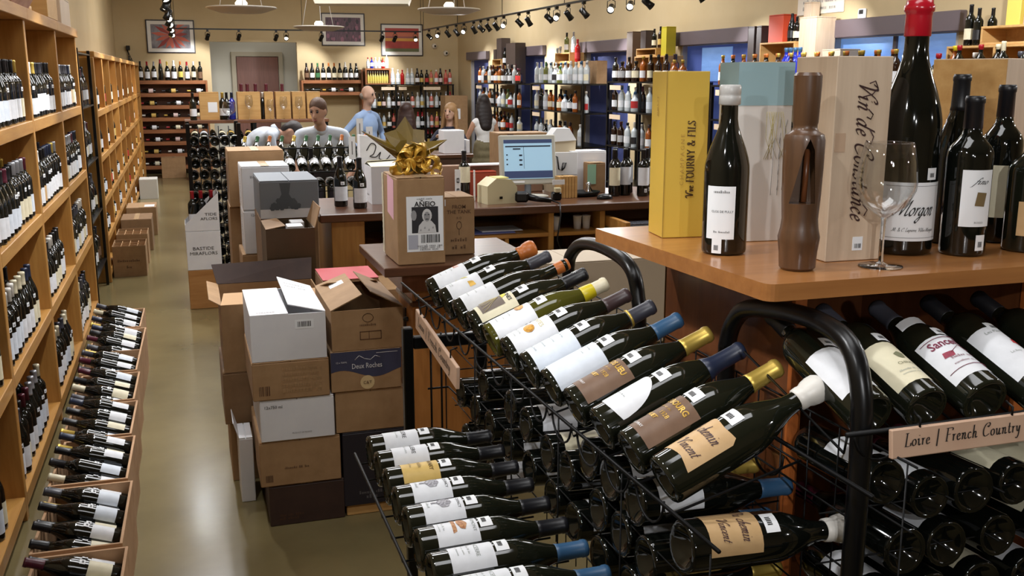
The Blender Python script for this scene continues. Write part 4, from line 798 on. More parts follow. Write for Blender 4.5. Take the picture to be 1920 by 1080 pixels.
t=thing('side_table','low dark side table behind the sales counter','table',(3.0,9.05,0)); MB().bbox((-.4,-.25,.955),(.45,.3,.998),.004).build('table_top',DARKW,t)
for sx in (-.36,.4):
    for sy in (-.2,.25): MB().box((sx-.02,sy-.02,0),(sx+.02,sy+.02,.955)).build('leg',DARKW,t)
# left end of the counter
for i,(x,y) in enumerate(((.86,5.98),(.955,5.86))): bottle(['left','right'][i]+' dark wine bottle with white label standing on counter left end','burg',GD,'black','white',(.035,.12),1.2,frame_M((x,y,CT),(0,0,1),(.1,-1,0)),20,(.15,.1,.3,.02))
t=carton('white carton with loosely folded flaps on the counter left part',1.05,6.0,CT,.20,.25,.225,WCARD,top='open'); fl(t,[(0,0,.225),(.2,0,.225),(.22,.10,.25),(-.0,.13,.24)],.003,CREAM); fl(t,[(0,.25,.225),(.2,.25,.225),(.2,.12,.262),(0,.12,.255)],.003,CREAM); front_text(t,'~abcdefg',.06,.15,.09,INKG); lettering(t,'~abcdefgh',.07,(-.0005,.12,.05),(0,-1,0),(0,0,1),INKG)
t=thing('cut_display_box','white cut display box with scrawled print behind the counter carton','box',(1.04,6.32,CT)); MB().prism([(0,0),(.24,0),(.24,.24),(.12,.38),(0,.40)],0,.08,'y').build('box_body',WCARD,t); mb=MB(); mb.tube([(x,-.002,z) for x,z in crom([(.04,.30),(.07,.345),(.10,.33),(.085,.28),(.06,.265),(.10,.26),(.13,.29),(.12,.25),(.16,.24),(.19,.27)])],.003,4); mb.build('scrawl',INK,t)
# ---------------------------------------------------------------- pedestal with gift boxes
PZ=1.136
t=thing('wooden_pedestal','dark topped wooden pedestal table carrying the tequila boxes','table',(.95,4.1,0)); inv=Matrix.Translation((-.95,-4.1,0))
bp('table_top',MB().bbox((.68,3.66,PZ-.035),(1.3,4.24,PZ),.003),DARKW,t)
bp('apron',MB().bbox((.775,3.80,PZ-.13),(1.25,4.2,PZ-.035),.004),TABLEZ,t)
bp('cabinet_body',MB().bbox((.83,3.87,0),(1.22,4.16,PZ-.13),.004),wood('ped_oak',(176,118,60),(154,98,46),'z'),t); bp('moulding',MB().bbox((.822,3.86,.93),(1.235,4.175,.955),.006),DARKW,t)
bp('door_line',MB().box((.826,4.0,.1),(.8295,4.005,.9)),BLACK,t); bp('knob',MB().lathe([(0,-.02),(.01,-.018),(.01,0)],8,M=Matrix.Translation((.828,3.96,.86))@Matrix.Rotation(PI/2,4,'Y')),BLACK,t)
t=carton('kraft tequila carton with anejo portrait label on the pedestal',.742,3.70,PZ+.001,.185,.27,.335,KRAFT,prints=())
lb=MB().quad((.035,-.0007,.05),(.178,-.0007,.05),(.178,-.0007,.262),(.035,-.0007,.262)).build('portrait_label',WHITE,t)
front_text(t,'AÑEJO',.082,.106,.232,INK,y=-.0012,bold=.02); front_text(t,'~abcdefg hijklm',.06,.106,.252,INK,y=-.0012)
ph=mat('photo_dark',(40,40,44),.6); pg=mat('photo_grey',(150,150,152),.6); pl=mat('photo_light',(206,206,206),.6)
pm=MB().quad((.055,-.0012,.122),(.158,-.0012,.122),(.158,-.0012,.222),(.055,-.0012,.222)).build('portrait_photo',ph,t)
def pp(pts,m,y,name='portrait_shape'): MB().add([(x,y,z) for x,z in pts],[tuple(range(len(pts)))]).build(name,m,t)
pp([(.078,.122),(.150,.122),(.146,.15),(.130,.168),(.098,.168),(.082,.15)],pl,-.0015); pp([(.114+.019*math.cos(a*PI/8),.188+.026*math.sin(a*PI/8)) for a in range(16)],pl,-.0018); pp([(.114+.012*math.cos(a*PI/8),.184+.019*math.sin(a*PI/8)) for a in range(16)],pg,-.0021)
pp([(.104,.190),(.111,.190),(.111,.193),(.104,.193)],ph,-.0024); pp([(.117,.190),(.124,.190),(.124,.193),(.117,.193)],ph,-.0024); pp([(.108,.173),(.120,.173),(.120,.176),(.108,.176)],ph,-.0024); pp([(.063+.011*math.cos(a*PI/6),.19+.02*math.sin(a*PI/6)) for a in range(12)],pg,-.0015)
for k in range(4): pp([(.085+.016*k,.13+.008*(k%2)),(.092+.016*k,.13+.008*(k%2)),(.09+.016*k,.139+.008*(k%2))],pg,-.0019)
barcode(t,.09,.083,.075,.032,y=-.0013); 
for j in range(3): front_text(t,'~abcdefg hijk lmno'[:18-2*j],.08 if j else .1,.125,.072-.007*j,INKG,y=-.0012)
MB().quad((.04,-.0012,.06),(.078,-.0012,.06),(.078,-.0012,.115),(.04,-.0012,.115)).build('grey_panel',mat('label_grey_panel',(176,178,190),.6),t)
MB().quad((-.0008,.19,.185),(-.0008,.07,.165),(-.0008,.06,.32),(-.0008,.18,.335)).build('pink_note',mat('pink_paper',(226,176,190),.6),t)
mb=MB()
for k in range(14): mb.add([(-.004,.262+.006*math.sin(k),.02+k*.022),(-.004,.284,.02+k*.022),(-.004,.282,.032+k*.022),(-.004,.266,.032+k*.022)],[(0,1,2,3)])
mb.box((-.003,.262,.01),(-.001,.286,.33)); mb.build('lace_ribbon',mat('lace',(216,206,180),.8),t)
t=carton('kraft wine carton lettered from the tank right of tequila carton',.94,3.86,PZ+.001,.15,.2,.235,KRAFT,tape=False)
front_text(t,'FROM',.055,.085,.195,INKB,bold=.01); front_text(t,'THE TANK',.10,.085,.175,INKB,bold=.01); front_text(t,'R O',.02,.085,.15,INKB,y=-.001); front_text(t,'~abcdefg',.07,.085,.06,INKB); front_text(t,'~ab cd',.06,.085,.03,INKB)
mb=MB()
for a in range(14): mb.tube([(.085+.01*math.cos(a*PI/7),-.001,.12+.016*math.sin(a*PI/7)),(.085+.01*math.cos((a+1)*PI/7),-.001,.12+.016*math.sin((a+1)*PI/7))],.0012,3)
mb.tube([(.085,-.001,.103),(.085,-.001,.08)],.0012,3); mb.build('tap_print',INKB,t); MB().quad((.004,-.001,.2),(.03,-.001,.2),(.03,-.001,.226),(.004,-.001,.226)).build('price_label',WHITE,t)
# gold gift wrap with bow on top
GOLD=mat('gold_wrap',(122,98,22),.32,spec=.6,noise=(96,76,14),nscale=10); GOLDR=mat('gold_ribbon',(206,160,60),.28,metal=.4)
t=thing('gold_gift_wrap','gold paper wrapped gift with a curled ribbon bow on tequila carton','gift',(.835,3.88,PZ+.3365))
N=16; neck=[(.055*math.cos(2*PI*i/N),.05*math.sin(2*PI*i/N),.055) for i in range(N)]; foot=[(.07*math.cos(2*PI*i/N),.065*math.sin(2*PI*i/N),0) for i in range(N)]
out=[(.15,.0,.125),(.07,.05,.115),(.075,.07,.16),(.03,.075,.165),(.0,.085,.215),(-.04,.075,.165),(-.09,.07,.15),(-.08,.045,.12),(-.19,.0,.165),(-.09,-.03,.10),(-.14,-.07,.12),(-.06,-.06,.085),(-.01,-.10,.12),(.04,-.055,.085),(.10,-.075,.105),(.08,-.03,.09)]
mid=[((a[0]*.45+b[0]*.55)*.9,(a[1]*.45+b[1]*.55)*.9,(a[2]*.5+b[2]*.5)+(.012 if i%2 else -.012)) for i,(a,b) in enumerate(zip(out,neck))]
V=foot+neck+mid+out; F=[tuple(range(N))[::-1]]
for j in range(3):
    for i in range(N): F.append((j*N+i,j*N+(i+1)%N,(j+1)*N+(i+1)%N,(j+1)*N+i))
oo=MB().add(V,F).build('wrap_body',GOLD,t); md=oo.modifiers.new('s','SOLIDIFY'); md.thickness=.0015
for k,(cx,cz,R,a0,tw) in enumerate(((-.035,.055,.028,.2,.5),(.03,.06,.032,1.0,-.6),(.0,.075,.03,2.2,.3),(.062,.028,.026,-.3,.9),(-.06,.018,.026,2.9,-.8),(.02,.022,.028,-1.2,.2),(-.025,.012,.024,3.9,.6),(.085,.0,.02,.5,.4))):
    V=[];F=[]; n=14; w=.017
    for i in range(n+1):
        a=a0+2*PI*i/n*.9; p=Vector((cx+R*math.cos(a),-.085-.014*math.sin(a*2)*tw,cz+.012+R*1.1*math.sin(a))); d=Vector((.8*math.cos(a0+.6),.55,.8*math.sin(a0+.6))).normalized()*w
        V+=[p-d,p+d]
    F=[(2*i,2*i+2,2*i+3,2*i+1) for i in range(n)]
    o=obj('ribbon_loop',MB().add(V,F,0,True).mesh('ribbon_loop',GOLDR),t); md=o.modifiers.new('s','SOLIDIFY'); md.thickness=.0012
# ---------------------------------------------------------------- foreground gondola: display table
TZ=1.53
t=thing('display_table','honey coloured display table with gift boxes standing on top','table',(1.6,1.65,0)); inv=Matrix.Translation((-1.6,-1.65,0))
n=10; X0,X1,Y0,Y1=.822,2.7,1.325,1.95; rr=.02
pts=[(.847+rr-rr*math.cos(a),Y0+rr-rr*math.sin(a)) for a in [PI/2*i/5 for i in range(6)]]+[(X1,Y0),(X1,Y1),(.818,Y1)]
bp('table_top',MB().prism(pts,TZ-.028,TZ,'z'),TABLEW,t)
bp('side_panel',MB().bbox((.978,1.45,0),(.998,1.93,TZ-.028),.002),TABLEZ,t); bp('side_panel',MB().bbox((1.475,1.45,0),(1.497,1.93,TZ-.028),.002),TABLEZ,t); bp('side_panel',MB().bbox((2.3,1.45,0),(2.32,1.93,TZ-.028),.002),TABLEZ,t)
bp('edge_strip',MB().bbox((.976,1.438,0),(1.0,1.45,TZ-.028),.001),wood('edge_oak',(196,112,52),(176,92,40),'z'),t); bp('edge_strip',MB().bbox((1.473,1.438,0),(1.499,1.45,TZ-.028),.001),MC['edge_oak'],t)
bp('back_panel',MB().box((.998,1.91,0),(2.3,1.93,TZ-.028)),TABLEZ,t)
# ---------------------------------------------------------------- wire racks
UB=(.62,1.265); UT=math.radians(22); UY=[2.452-.1056*i for i in range(12)]
UX=lambda y:.66-.085*(y-1.29)/1.16
UZ=lambda y:1.243+.055*(y-1.29)/1.16
t=thing('wire_wine_rack','black wire wine rack with slanted top tier wrapping the display table','rack',(.8,1.7,0)); inv=Matrix.Translation((-.8,-1.7,0))
ca,sa=math.cos(UT),math.sin(UT)
bp('front_rail',MB().tube([(UX(y)-.03,y,UZ(y)-.009) for y in (1.09,2.62)],.0032,6),WIRE,t); bp('rail',MB().tube([(UX(y)+.21,y,UZ(y)+.037) for y in (1.09,2.62)],.0035,6),WIRE,t)
mb=MB()
for k in range(13):
    y=2.505-.1056*k
    mb.tube([(UX(y)-.03,y,UZ(y)-.009),(UX(y)-.024,y,UZ(y)-.029),(UX(y)-.02+.24*ca,y,UZ(y)-.039+.24*sa-.02)],.0022,5)
for y in UY:
    for (x,zc,r_) in ((UX(y)-.023,UZ(y)-.009,.05),(UX(y)+.18,UZ(y)+.035,.045)):
        mb.tube([(x,y+r_*math.cos(a),zc-(r_*1.0)*math.sin(a)) for a in [PI*i/10 for i in range(11)]],.0022,5)
bp('bottle_cradles',mb,WIRE,t)
mb=MB()
for k in range(20): mb.tube([(.965,1.12+.08*k,.5),(.965,1.12+.08*k,1.30)],.0018,4)
for z in (.6,.75,.9,1.05,1.2,1.30): mb.tube([(.965,1.1,z),(.965,2.64,z)],.0022,4)
for k in range(11):
    y=1.13+.15*k
    for z in (.93,1.035,1.11): mb.tube([(.68,y,z),(.96,y,z)],.0018,4)
    if k%2==0: mb.tube([(.655,y,.6),(.655,y,1.20)],.0018,4)
for z in (.845,.958,1.035,1.11): mb.tube([(.675,1.1,z-.006),(.675,2.64,z-.006)],.0018,4)
mb.tube([(.64,2.62,.7),(.64,2.62,1.15)],.003,4); mb.tube([(.61,2.62,.7),(.61,2.62,1.15)],.003,4)
for z in (.80,.99): mb.tube([(.60,2.62,z),(.66,2.62,z),(.70,2.3,z-.03)],.003,4)
bp('wire_grid',mb,WIRE,t)
bp('lower_rail',MB().tube([(.335,1.0,.968),(.335,2.25,.968)],.0035,6),WIRE,t); mb=MB()
for k in range(13): y=2.24-.102*k; mb.tube([(.335,y,.968),(.34,y,.944),(.64,y,.948)],.0022,5)
bp('lower_cradles',mb,WIRE,t)
HT=.0165
def hoop(P): 
    out=[]
    P=[Vector(p) for p in P]
    for i in range(len(P)-1):
        a=P[max(i-1,0)];b=P[i];c=P[i+1];d=P[min(i+2,len(P)-1)]
        for u in (0,.25,.5,.75): out.append(.5*((2*b)+(c-a)*u+(2*a-5*b+4*c-d)*u*u+(3*b-a-3*c+d)*u**3))
    return out+[P[-1]]
HX=.942
bp('tube_hoop',MB().tube(hoop([(HX,1.60,.9),(HX,1.60,1.3),(HX,1.598,1.36),(HX,1.578,1.405),(HX,1.53,1.44),(HX,1.40,1.462),(HX,1.305,1.464),(HX,1.24,1.446),(HX-.004,1.203,1.396),(HX-.006,1.19,1.315),(HX-.008,1.186,1.165),(HX-.008,1.186,.9),(HX-.008,1.186,.5),(HX-.008,1.186,0)]),HT,12),BLACK,t)
bp('tube_hoop',MB().tube(hoop([(HX,2.43,.9),(HX,2.43,1.25),(HX,2.425,1.355),(HX,2.40,1.395),(HX,2.335,1.428),(HX,2.23,1.442),(HX,2.10,1.437),(HX,2.025,1.414),(HX,1.993,1.36),(HX,1.984,1.288),(HX,1.984,.9),(HX,1.984,0)]),HT,12),BLACK,t)
bp('corner_post',MB().bbox((.531,2.606,0),(.559,2.634,1.172),.003),BLACK,t); bp('cross_bar',MB().bbox((.56,2.608,1.11),(.78,2.632,1.145),.003),BLACK,t); bp('corner_post',MB().bbox((.74,2.606,0),(.77,2.634,1.11),.003),BLACK,t)
bp('corner_post',MB().bbox((.955,1.02,0),(.995,1.06,1.13),.003),BLACK,t); bp('cross_bar',MB().bbox((.6,1.03,1.085),(.955,1.05,1.11),.003),BLACK,t)
# south tier of the rack
ST=math.radians(18); SB=(1.2,1.345); SXs=[.96,1.062,1.174,1.29,1.405,1.52]
bp('front_rail',MB().tube([(.89,1.165,1.335),(1.75,1.165,1.335)],.0042,6),WIRE,t)
mb=MB()
for k in range(7):
    x=.892+.114*k; mb.tube([(x,1.165,1.335),(x,1.17,1.305),(x,1.2+.27*math.cos(ST),1.30+.27*math.sin(ST))],.0022,5)
for x in SXs: mb.tube([(x+.05*math.cos(a),1.175,1.335-.05*math.sin(a)) for a in [PI*i/10 for i in range(11)]],.0022,5)
for k in range(8):
    x=.93+.1*k
    for z in (1.06,1.145,1.23): mb.tube([(x,1.2,z-.045),(x,1.5,z-.045)],.0022,4)
for z in (1.06,1.145,1.23): mb.tube([(.9,1.23,z-.048),(1.8,1.23,z-.048)],.0018,4)
bp('bottle_cradles',mb,WIRE,t)
# signs
SGN=mat('sign_wood',(206,172,146),.55,noise=(198,162,136),nscale=12)
s=thing('rack_sign','pale wooden sign lettered loire french country on the right rack','sign',(.955,1.15,1.318)); s.rotation_euler=(-.12,0,0)
MB().bbox((0,-.006,-.021),(.30,.003,.023),.0015).build('sign_board',SGN,s); pen(s,'Loire | French Country',.212,(.127,-.0062,.002),(1,0,0),(0,0,1),INK,height=.030,slant=.08,nib=.05,thin=.04,ang=.25,gap=.16)
for x in (.05,.22): MB().tube([(x,-.004,.02),(x,-.006,.035),(x,.008,.042)],.002,5).build('hook',WIRE,s)
s=thing('rack_sign','narrow pale wooden sign of the left rack seen at an angle','sign',(.552,2.515,1.222)); s.rotation_euler=(0,.1,-PI/2)
MB().bbox((0,-.006,-.028),(.42,.003,.026),.0015).build('sign_board',SGN,s); pen(s,'Loire | French Country',.33,(.2,-.0062,.0),(1,0,0),(0,0,1),INK,height=.038,slant=.08,nib=.05,thin=.04,ang=.25,gap=.16)
for x in (.05,.36): MB().tube([(x,-.004,.024),(x,-.004,.045),(x,.012,.05)],.002,5).build('hook',WIRE,s)
# ---------------------------------------------------------------- bottles of the upper left tier
ua=(ca,0,sa); un=(-sa,0,ca)
def lart(o,fnlist,name='label_print'):
    for mb,m in fnlist: mb.build(name,m,o)
def curve_text(o,s,width,kind,zc,x0,m,**k):
    f0=curv(kind,zc); mb=MB(); text_to(mb,s,width,lambda x,y:f0(x+x0,y),0,**k); mb.build('label_lettering',m,o)
def curve_pen(o,s,width,kind,zc,x0,m,**k):
    f0=curv(kind,zc,e=.0015); mb=MB(); pen_to(mb,s,width,lambda x,y:f0(x+x0,y),**k); mb.build('label_lettering',m,o)
def curve_poly(o,pts,kind,m,e=.0013,name='label_art'):
    f0=curv(kind,0,e=e); x0=min(p[0] for p in pts); x1=max(p[0] for p in pts); N=max(4,int((x1-x0)/.003)); V=[]
    for i in range(N+1):
        x=x0+(x1-x0)*min(max(i/N,.004),.996); zs=[]
        for (a,b),(c,d) in zip(pts,pts[1:]+pts[:1]):
            if (a-x)*(c-x)<=0 and a!=c: zs.append(b+(d-b)*(x-a)/(c-a))
        V+=[f0(x,min(zs)),f0(x,max(zs))]
    MB().add(V,[(2*i,2*i+2,2*i+3,2*i+1) for i in range(N)],0,True).build(name,m,o)
GOLDI=mat('gold_ink',(206,164,70),.35,metal=.3); ORI=mat('orange_ink',(206,112,52),.5); YEI=mat('yellow_ink',(220,206,40),.5); PUI=mat('plum_ink',(120,36,64),.5); REDI=mat('red_ink',(200,44,50),.5); GRI=mat('fine_ink',(150,156,150),.5)
def fine(o,kind,zs,w=.035,x0=0):
    for i,z in enumerate(zs): curve_text(o,['~abcdefg hi jkl','~abcdefghijk lmnopqrs','~abc de fghijklmn','~abc de fghij'][i%4],w,kind,z,x0,GRI)
SPEC=[('white label with orange print and orange wax, farthest','orange','white',GG),('white label with yellow sprig and slate capsule','slate','white',GG),('white label and a small orange cork top','orange','white',GG),('grey label with tree roots and starred black capsule','black','cream',GG),('white label with gold shell and torn cream foil','cream','white',GO),('white label with birds, shell and brown capsule','brown','white',GG),('white label and slate capsule with gold ring','slate','bluewhite',GG),('large plain white label and blue capsule','blue','bluewhite',GG),('brown label with gold lettering, farther gold capsule','gold','brown',GG),('white half disc label and navy wax','navy',None,GG),('brown label with gold lettering, nearer gold capsule','gold','brown',GG),('torn tan script label and white wax, nearest','white','tan',GG)]
LZ2=[(.02,.105)]*3+[(.015,.112)]*4+[(.012,.118),(.02,.118),(0,0),(.022,.122),(.03,.118)]
UO=[]
for i,(d,c,l,g) in enumerate(SPEC):
    tl=math.radians(21+.35*i); M=frame_M((UX(UY[i]),UY[i],UZ(UY[i])),(math.cos(tl),0,math.sin(tl)),(-math.sin(tl),0,math.cos(tl)))
    o=bottle('slanted rack bottle with '+d,'burg',g,None if i in(2,9,11,0) else c,l if i not in(9,11,3) else None,LZ2[i],1.25 if i not in(4,5,6,7) else 1.5,M,28,None if i==2 else (.150 if i not in(11,) else .152,.15,.42,.024),wax=('orange' if i==0 else 'white' if i==11 else None))
    UO.append(o)
k='burg'
o=UO[0]; curve_text(o,'LILI',.026,k,.085,-.005,ORI,bold=.02); fine(o,k,(.07,.055,.04))
o=UO[1]; curve_poly(o,[(-.012,.06),(0,.066),(.006,.08),(-.004,.074)],k,YEI); curve_poly(o,[(-.02,.05),(-.006,.05),(-.012,.058)],k,YEI); curve_poly(o,[(.022,.072),(.04,.072),(.04,.088),(.026,.085)],k,GOLDI); fine(o,k,(.035,.03))
o=UO[2]; MB().lathe([(.0148,.262),(.0152,.263),(.0152,.296),(.0138,.3),(0,.3)],20).build('orange_cork',CAP('orange'),o); fine(o,k,(.085,.06,.04))
o=UO[3]; patch(MB(),.0405,.018,.112,-1.2,1.2,10).build('label',LAB('cream'),o); patch(MB(),.0405,.028,.086,-.75,.75,8,0,.0011).build('label_panel',LAB('grey') if False else mat('label_taupe',(112,100,90),.55),o); curve_text(o,'RACINES',.05,k,.1,.004,INK,bold=.02); curve_poly(o,[(-.012,.086),(.012,.086),(.004,.10),(-.006,.097)],k,YEI,.0016)
mb=MB(); f0=curv(k,0,e=.0022)
for x1,x2 in ((-.024,-.03),(-.012,-.016),(-.004,-.002),(.006,.008),(.016,.02),(.024,.03)): mb.tube([f0(0,.08),f0(x1*.5,.062),f0(x1,.048),f0(x2,.034)],.0006,3)
mb.build('root_drawing',mat('root_ink',(196,180,130),.5),o); f1=curv(k,0,.0156,e=.0009)
mb=MB()
for a in range(4): mb.tube([f1(.007*math.cos(a*PI/4),.272+.009*math.sin(a*PI/4)),f1(-.007*math.cos(a*PI/4),.272-.009*math.sin(a*PI/4))],.0007,3)
mb.build('star_print',WHITE,o)
o=UO[4]; curve_poly(o,[(.0+.013*math.cos(a*PI/8),.088+.011*math.sin(a*PI/8)) for a in range(16)],k,mat('shell_gold',(214,160,50),.4,noise=(150,96,30),nscale=160)); fine(o,k,(.06,.045,.03)); MB().lathe([(.0172,.232),(.0185,.234),(.0178,.25),(.0165,.262)],18).build('neck_ring',CAP('yellow'),o)
o=UO[5]; curve_poly(o,[(.012+.014*math.cos(a*PI/8),.062+.012*math.sin(a*PI/8)) for a in range(16)],k,MC['shell_gold']); curve_text(o,'NANTES',.05,k,.088,0,mat('pale_gold_ink',(206,196,140),.5)); fine(o,k,(.04,.028))
mb=MB(); f0=curv(k,0,e=.0018)
for x,z in ((-.022,.075),(-.030,.062),(-.014,.064)): mb.tube([f0(x-.006,z+.004),f0(x,z),f0(x+.006,z+.003)],.0005,3)
mb.build('bird_drawing',INK,o)
o=UO[6]; fine(o,k,(.09,.07,.05,.03)); MB().lathe([(.0178,.2355),(.0196,.2365),(.0185,.2405)],18).build('gold_ring',CAP('gold'),o)
fine(UO[7],k,(.10,.085),.03)
for i,w in ((8,'CLOS LIEU'),(10,'LE BOURG')):
    o=UO[i]; curve_text(o,w,.062,k,.104,.006,GOLDI,bold=.03,height=.012); curve_text(o,'HUET',.028,k,.062,-.002,GOLDI,bold=.04,shear=.2); curve_text(o,'VOUVRAY',.034,k,.034,-.004,WHITE); curve_text(o,'~abcd efg hijk',.03,k,.088,.0,GOLDI); curve_text(o,'1928',.02,k,.076,.014,GOLDI)
o=UO[9]; curve_poly(o,[(.05*math.cos(PI*a/24),.036+.082*math.sin(PI*a/24)) for a in range(25)]+[(-.05+.1*j/8,.036-.010*math.sin(j/8*PI)) for j in range(1,8)],k,LAB('white'),.001,'label'); MB().lathe(cap_prof('burg',.215),24).build('navy_wax',CAP('navy'),o); fine(o,k,(.06,),.03)
o=UO[11]
pts=[(-.05,.034),(-.046,.10),(-.04,.112),(-.01,.121),(.02,.117),(.045,.122),(.052,.108),(.048,.07),(.052,.045),(.048,.03),(.02,.036),(-.02,.028)]
f0=curv(k,0,e=.0008); 
# torn paper built as strips so that it follows the glass
def edge(x,up):
    P=sorted(pts[1:7] if up else [pts[0],pts[11],pts[10],pts[9]]); 
    for (a,b),(c,d_) in zip(P,P[1:]):
        if a<=x<=c: return b+(d_-b)*(x-a)/(c-a)
    return P[0][1] if x<P[0][0] else P[-1][1]
V=[];F=[];N=14
for i in range(N+1):
    x=-.05+.1*i/N; V+=[f0(x,edge(x,0)),f0(x,edge(x,1))]
MB().add(V,[(2*i,2*i+2,2*i+3,2*i+1) for i in range(N)],0,True).build('label',LAB('tan'),o)
PENI=mat('pen_ink',(60,34,44),.5)
curve_pen(o,'Du chemin',.068,k,.094,.002,PENI,height=.022,slant=.35,nib=.04,thin=.05); curve_pen(o,'Vincent',.044,k,.056,.016,PENI,height=.019,slant=.35,nib=.04,thin=.05)
# bins beneath
row=[(1.272,1.152,'tan'),(1.405,1.158,'white'),(1.51,1.158,'white'),(1.61,1.156,None),(1.36,1.078,None),(1.46,1.077,'white'),(1.56,1.078,'cream'),(1.97,1.10,'white'),(2.08,1.105,None),(1.945,1.008,'white'),(2.10,1.005,'white'),(2.245,1.003,None),(2.376,1.0,None),(2.52,1.003,None),(2.23,.885,'white'),(2.47,.89,None),(1.72,1.09,'white'),(1.83,1.085,'cream'),(1.68,1.0,'white'),(1.80,1.0,None),(2.3,1.09,None),(1.30,1.0,'ochre'),(1.42,.995,'white'),(1.55,.99,None)]
for i,(y,z,l) in enumerate(row):
    if i==0:
        o=bottle('white waxed bottle with tan label lying in the rack bin','burg',GD,None,'tan',(.03,.118),1.2,frame_M((.668,y-.03,z+.004),(1,0,-.04),(-.0,-.45,1)),24,(.15,.1,.42,.024),wax='white'); curve_pen(o,'Du chemin',.06,k,.094,.0,PENI,height=.02,slant=.35,nib=.04,thin=.05); curve_pen(o,'Vincent',.04,k,.06,.01,PENI,height=.017,slant=.35,nib=.04,thin=.05)
    else: bottle('%s dark bottle lying base outward in the left rack bins'%ORD[i-1],'burg',GD,['black','blue','gold','navy'][i%4],l,(.03,.11),1.2,frame_M((.665,y,z),(1,0,-.03),(0,-.5,1)),20,None,'lying bottles in left rack bins')
LL2=['white label of small capitals, farthest of','white label of small capitals, second farthest of','yellow printed label, third of','white tree label, fourth farthest of','white tree label, fifth farthest of','white label with brown landscape, sixth of','plain white lettered label, seventh of','white label, eighth farthest of','white label, ninth farthest of','white label, second nearest of','white label, nearest of']
TREEI=mat('tree_grey_ink',(90,84,92),.5,noise=(190,190,196),nscale=220)
LOWO=[]
for i,d_ in enumerate(LL2):
    y=2.186-.102*i
    o=bottle('bottle with %s the lower slanted row'%d_,'burg',GG,'black' if i not in(6,7) else 'blue','ochre' if i==2 else 'white',(.035,.115),1.15,frame_M((.357,y,.99),(1,0,.03),(-.03,0,1)),24,(.143,.12,.40,.024)); LOWO.append(o)
    if i<2: curve_text(o,'BALLERE',.05,k,.082,.0,INK); curve_text(o,'~abcdefghi jklmnopq',.045,k,.065,.0,GRI)
    elif i==2: curve_text(o,'SAVARY',.045,k,.098,.004,mat('ochre_ink',(120,92,20),.5),bold=.03); curve_text(o,'chablis',.03,k,.075,0,MC['ochre_ink']); curve_text(o,'~abcdefg hij',.03,k,.055,-.004,MC['ochre_ink'])
    elif i in(3,4):
        curve_poly(o,[(.002+.016*math.cos(a*PI/7)*(1+.12*(a%2)),.078+.013*math.sin(a*PI/7)*(1+.12*(a%2))) for a in range(14)],k,TREEI); curve_poly(o,[(-.001,.052),(.004,.052),(.004,.068),(-.001,.068)],k,TREEI); curve_text(o,'QUINCY',.03,k,.105,.01,INK); curve_text(o,'~abc defgh',.03,k,.045,0,GRI)
    elif i==5:
        curve_poly(o,[(-.02,.08),(.0,.076),(.018,.082),(.02,.09),(.006,.096),(-.01,.09)],k,mat('landscape_ink',(150,84,44),.5,noise=(206,160,110),nscale=200)); curve_poly(o,[(-.03,.068),(.026,.066),(.024,.074),(-.026,.074)],k,MC['landscape_ink']); curve_text(o,'PRIMONT',.04,k,.107,.008,GRI); fine(o,k,(.05,.042))
    else: curve_text(o,'SANCERRE',.05,k,.085,.0,GRI); fine(o,k,(.07,.06,.05))
# south tier
sax=(0,math.cos(ST),math.sin(ST)); sn=(0,-math.sin(ST),math.cos(ST))
SS=[('white label half hidden by black tube','white','black'),('cream label with small chateau crest','cream','slate'),('sancerre label in plum gothic lettering','white','slate'),('white label with a red ribbon mark','white','black'),('cream label at the picture edge','cream','black'),('white label beyond the picture edge','white','black')]
SO=[]
for i,(d_,l,c) in enumerate(SS):
    SO.append(bottle('right rack bottle with '+d_,'bord' if i!=2 else 'burg',GG,c,l,(.03,.135) if i!=3 else (.025,.15),1.25,frame_M((SXs[i],SB[0],SB[1]),sax,sn),28,(.162,.25,.36,.022) if i!=2 else (.158,.3,.36,.02)))
o=SO[1]; curve_text(o,'CHINON',.036,'bord',.075,.006,mat('olive_ink',(120,120,90),.5)); curve_poly(o,[(.0,.088),(.012,.088),(.014,.1),(.006,.106),(-.004,.1)],'bord',MC['olive_ink']); fine(o,'bord',(.058,.05),.04)
o=SO[2]; curve_text(o,'Sancerre',.07,k,.115,0,PUI,bold=.02,height=.018); curve_text(o,'~abcdefg hijkl',.05,k,.075,.004,PUI); curve_text(o,'~abcdefghijk lmnopqr',.05,k,.062,0,PUI); curve_poly(o,[(-.03,.08),(-.01,.078),(-.008,.09),(-.028,.092)],k,mat('plum_art',(170,70,90),.5,noise=(120,40,60),nscale=160)); mb=MB(); f0=curv(k,0,e=.0018); mb.tube([f0(-.012,.088),f0(.004,.098),f0(.012,.104),f0(.03,.094)],.0006,3); mb.tube([f0(-.045+.09*j/10,.128) for j in range(11)],.0006,3); mb.tube([f0(-.045+.09*j/10,.05) for j in range(11)],.0006,3); mb.build('hill_drawing',PUI,o)
patch(MB(),.0300,.185,.205,-1.0,1.3,8,0,.004).build('neck_label',WHITE,o)
o=SO[3]; curve_poly(o,[(.008,.098),(.028,.096),(.03,.106),(.010,.110)],'bord',REDI); curve_text(o,'Les Pins',.03,'bord',.135,-.004,GRI); curve_text(o,'Le Roy',.02,'bord',.075,-.006,GRI)
d_=[(1.099,1.193),(1.185,1.193),(1.272,1.193),(1.14,1.105),(1.245,1.105),(1.35,1.193),(1.01,1.23),(1.06,1.105),(1.35,1.105),(1.02,1.02),(1.12,1.02),(1.22,1.02),(1.32,1.02)]
for i,(x,z) in enumerate(d_): bottle('%s dark bottle lying base outward in the right rack bins'%ORD[i],'burg' if i%2 else 'bord',GD,'burgundy',['white',None,'cream'][i%3],(.03,.12),1.2,frame_M((x,1.215,z-.005),(0,1,-.04),(.2,0,1)),20,None,'lying bottles in right rack bins')
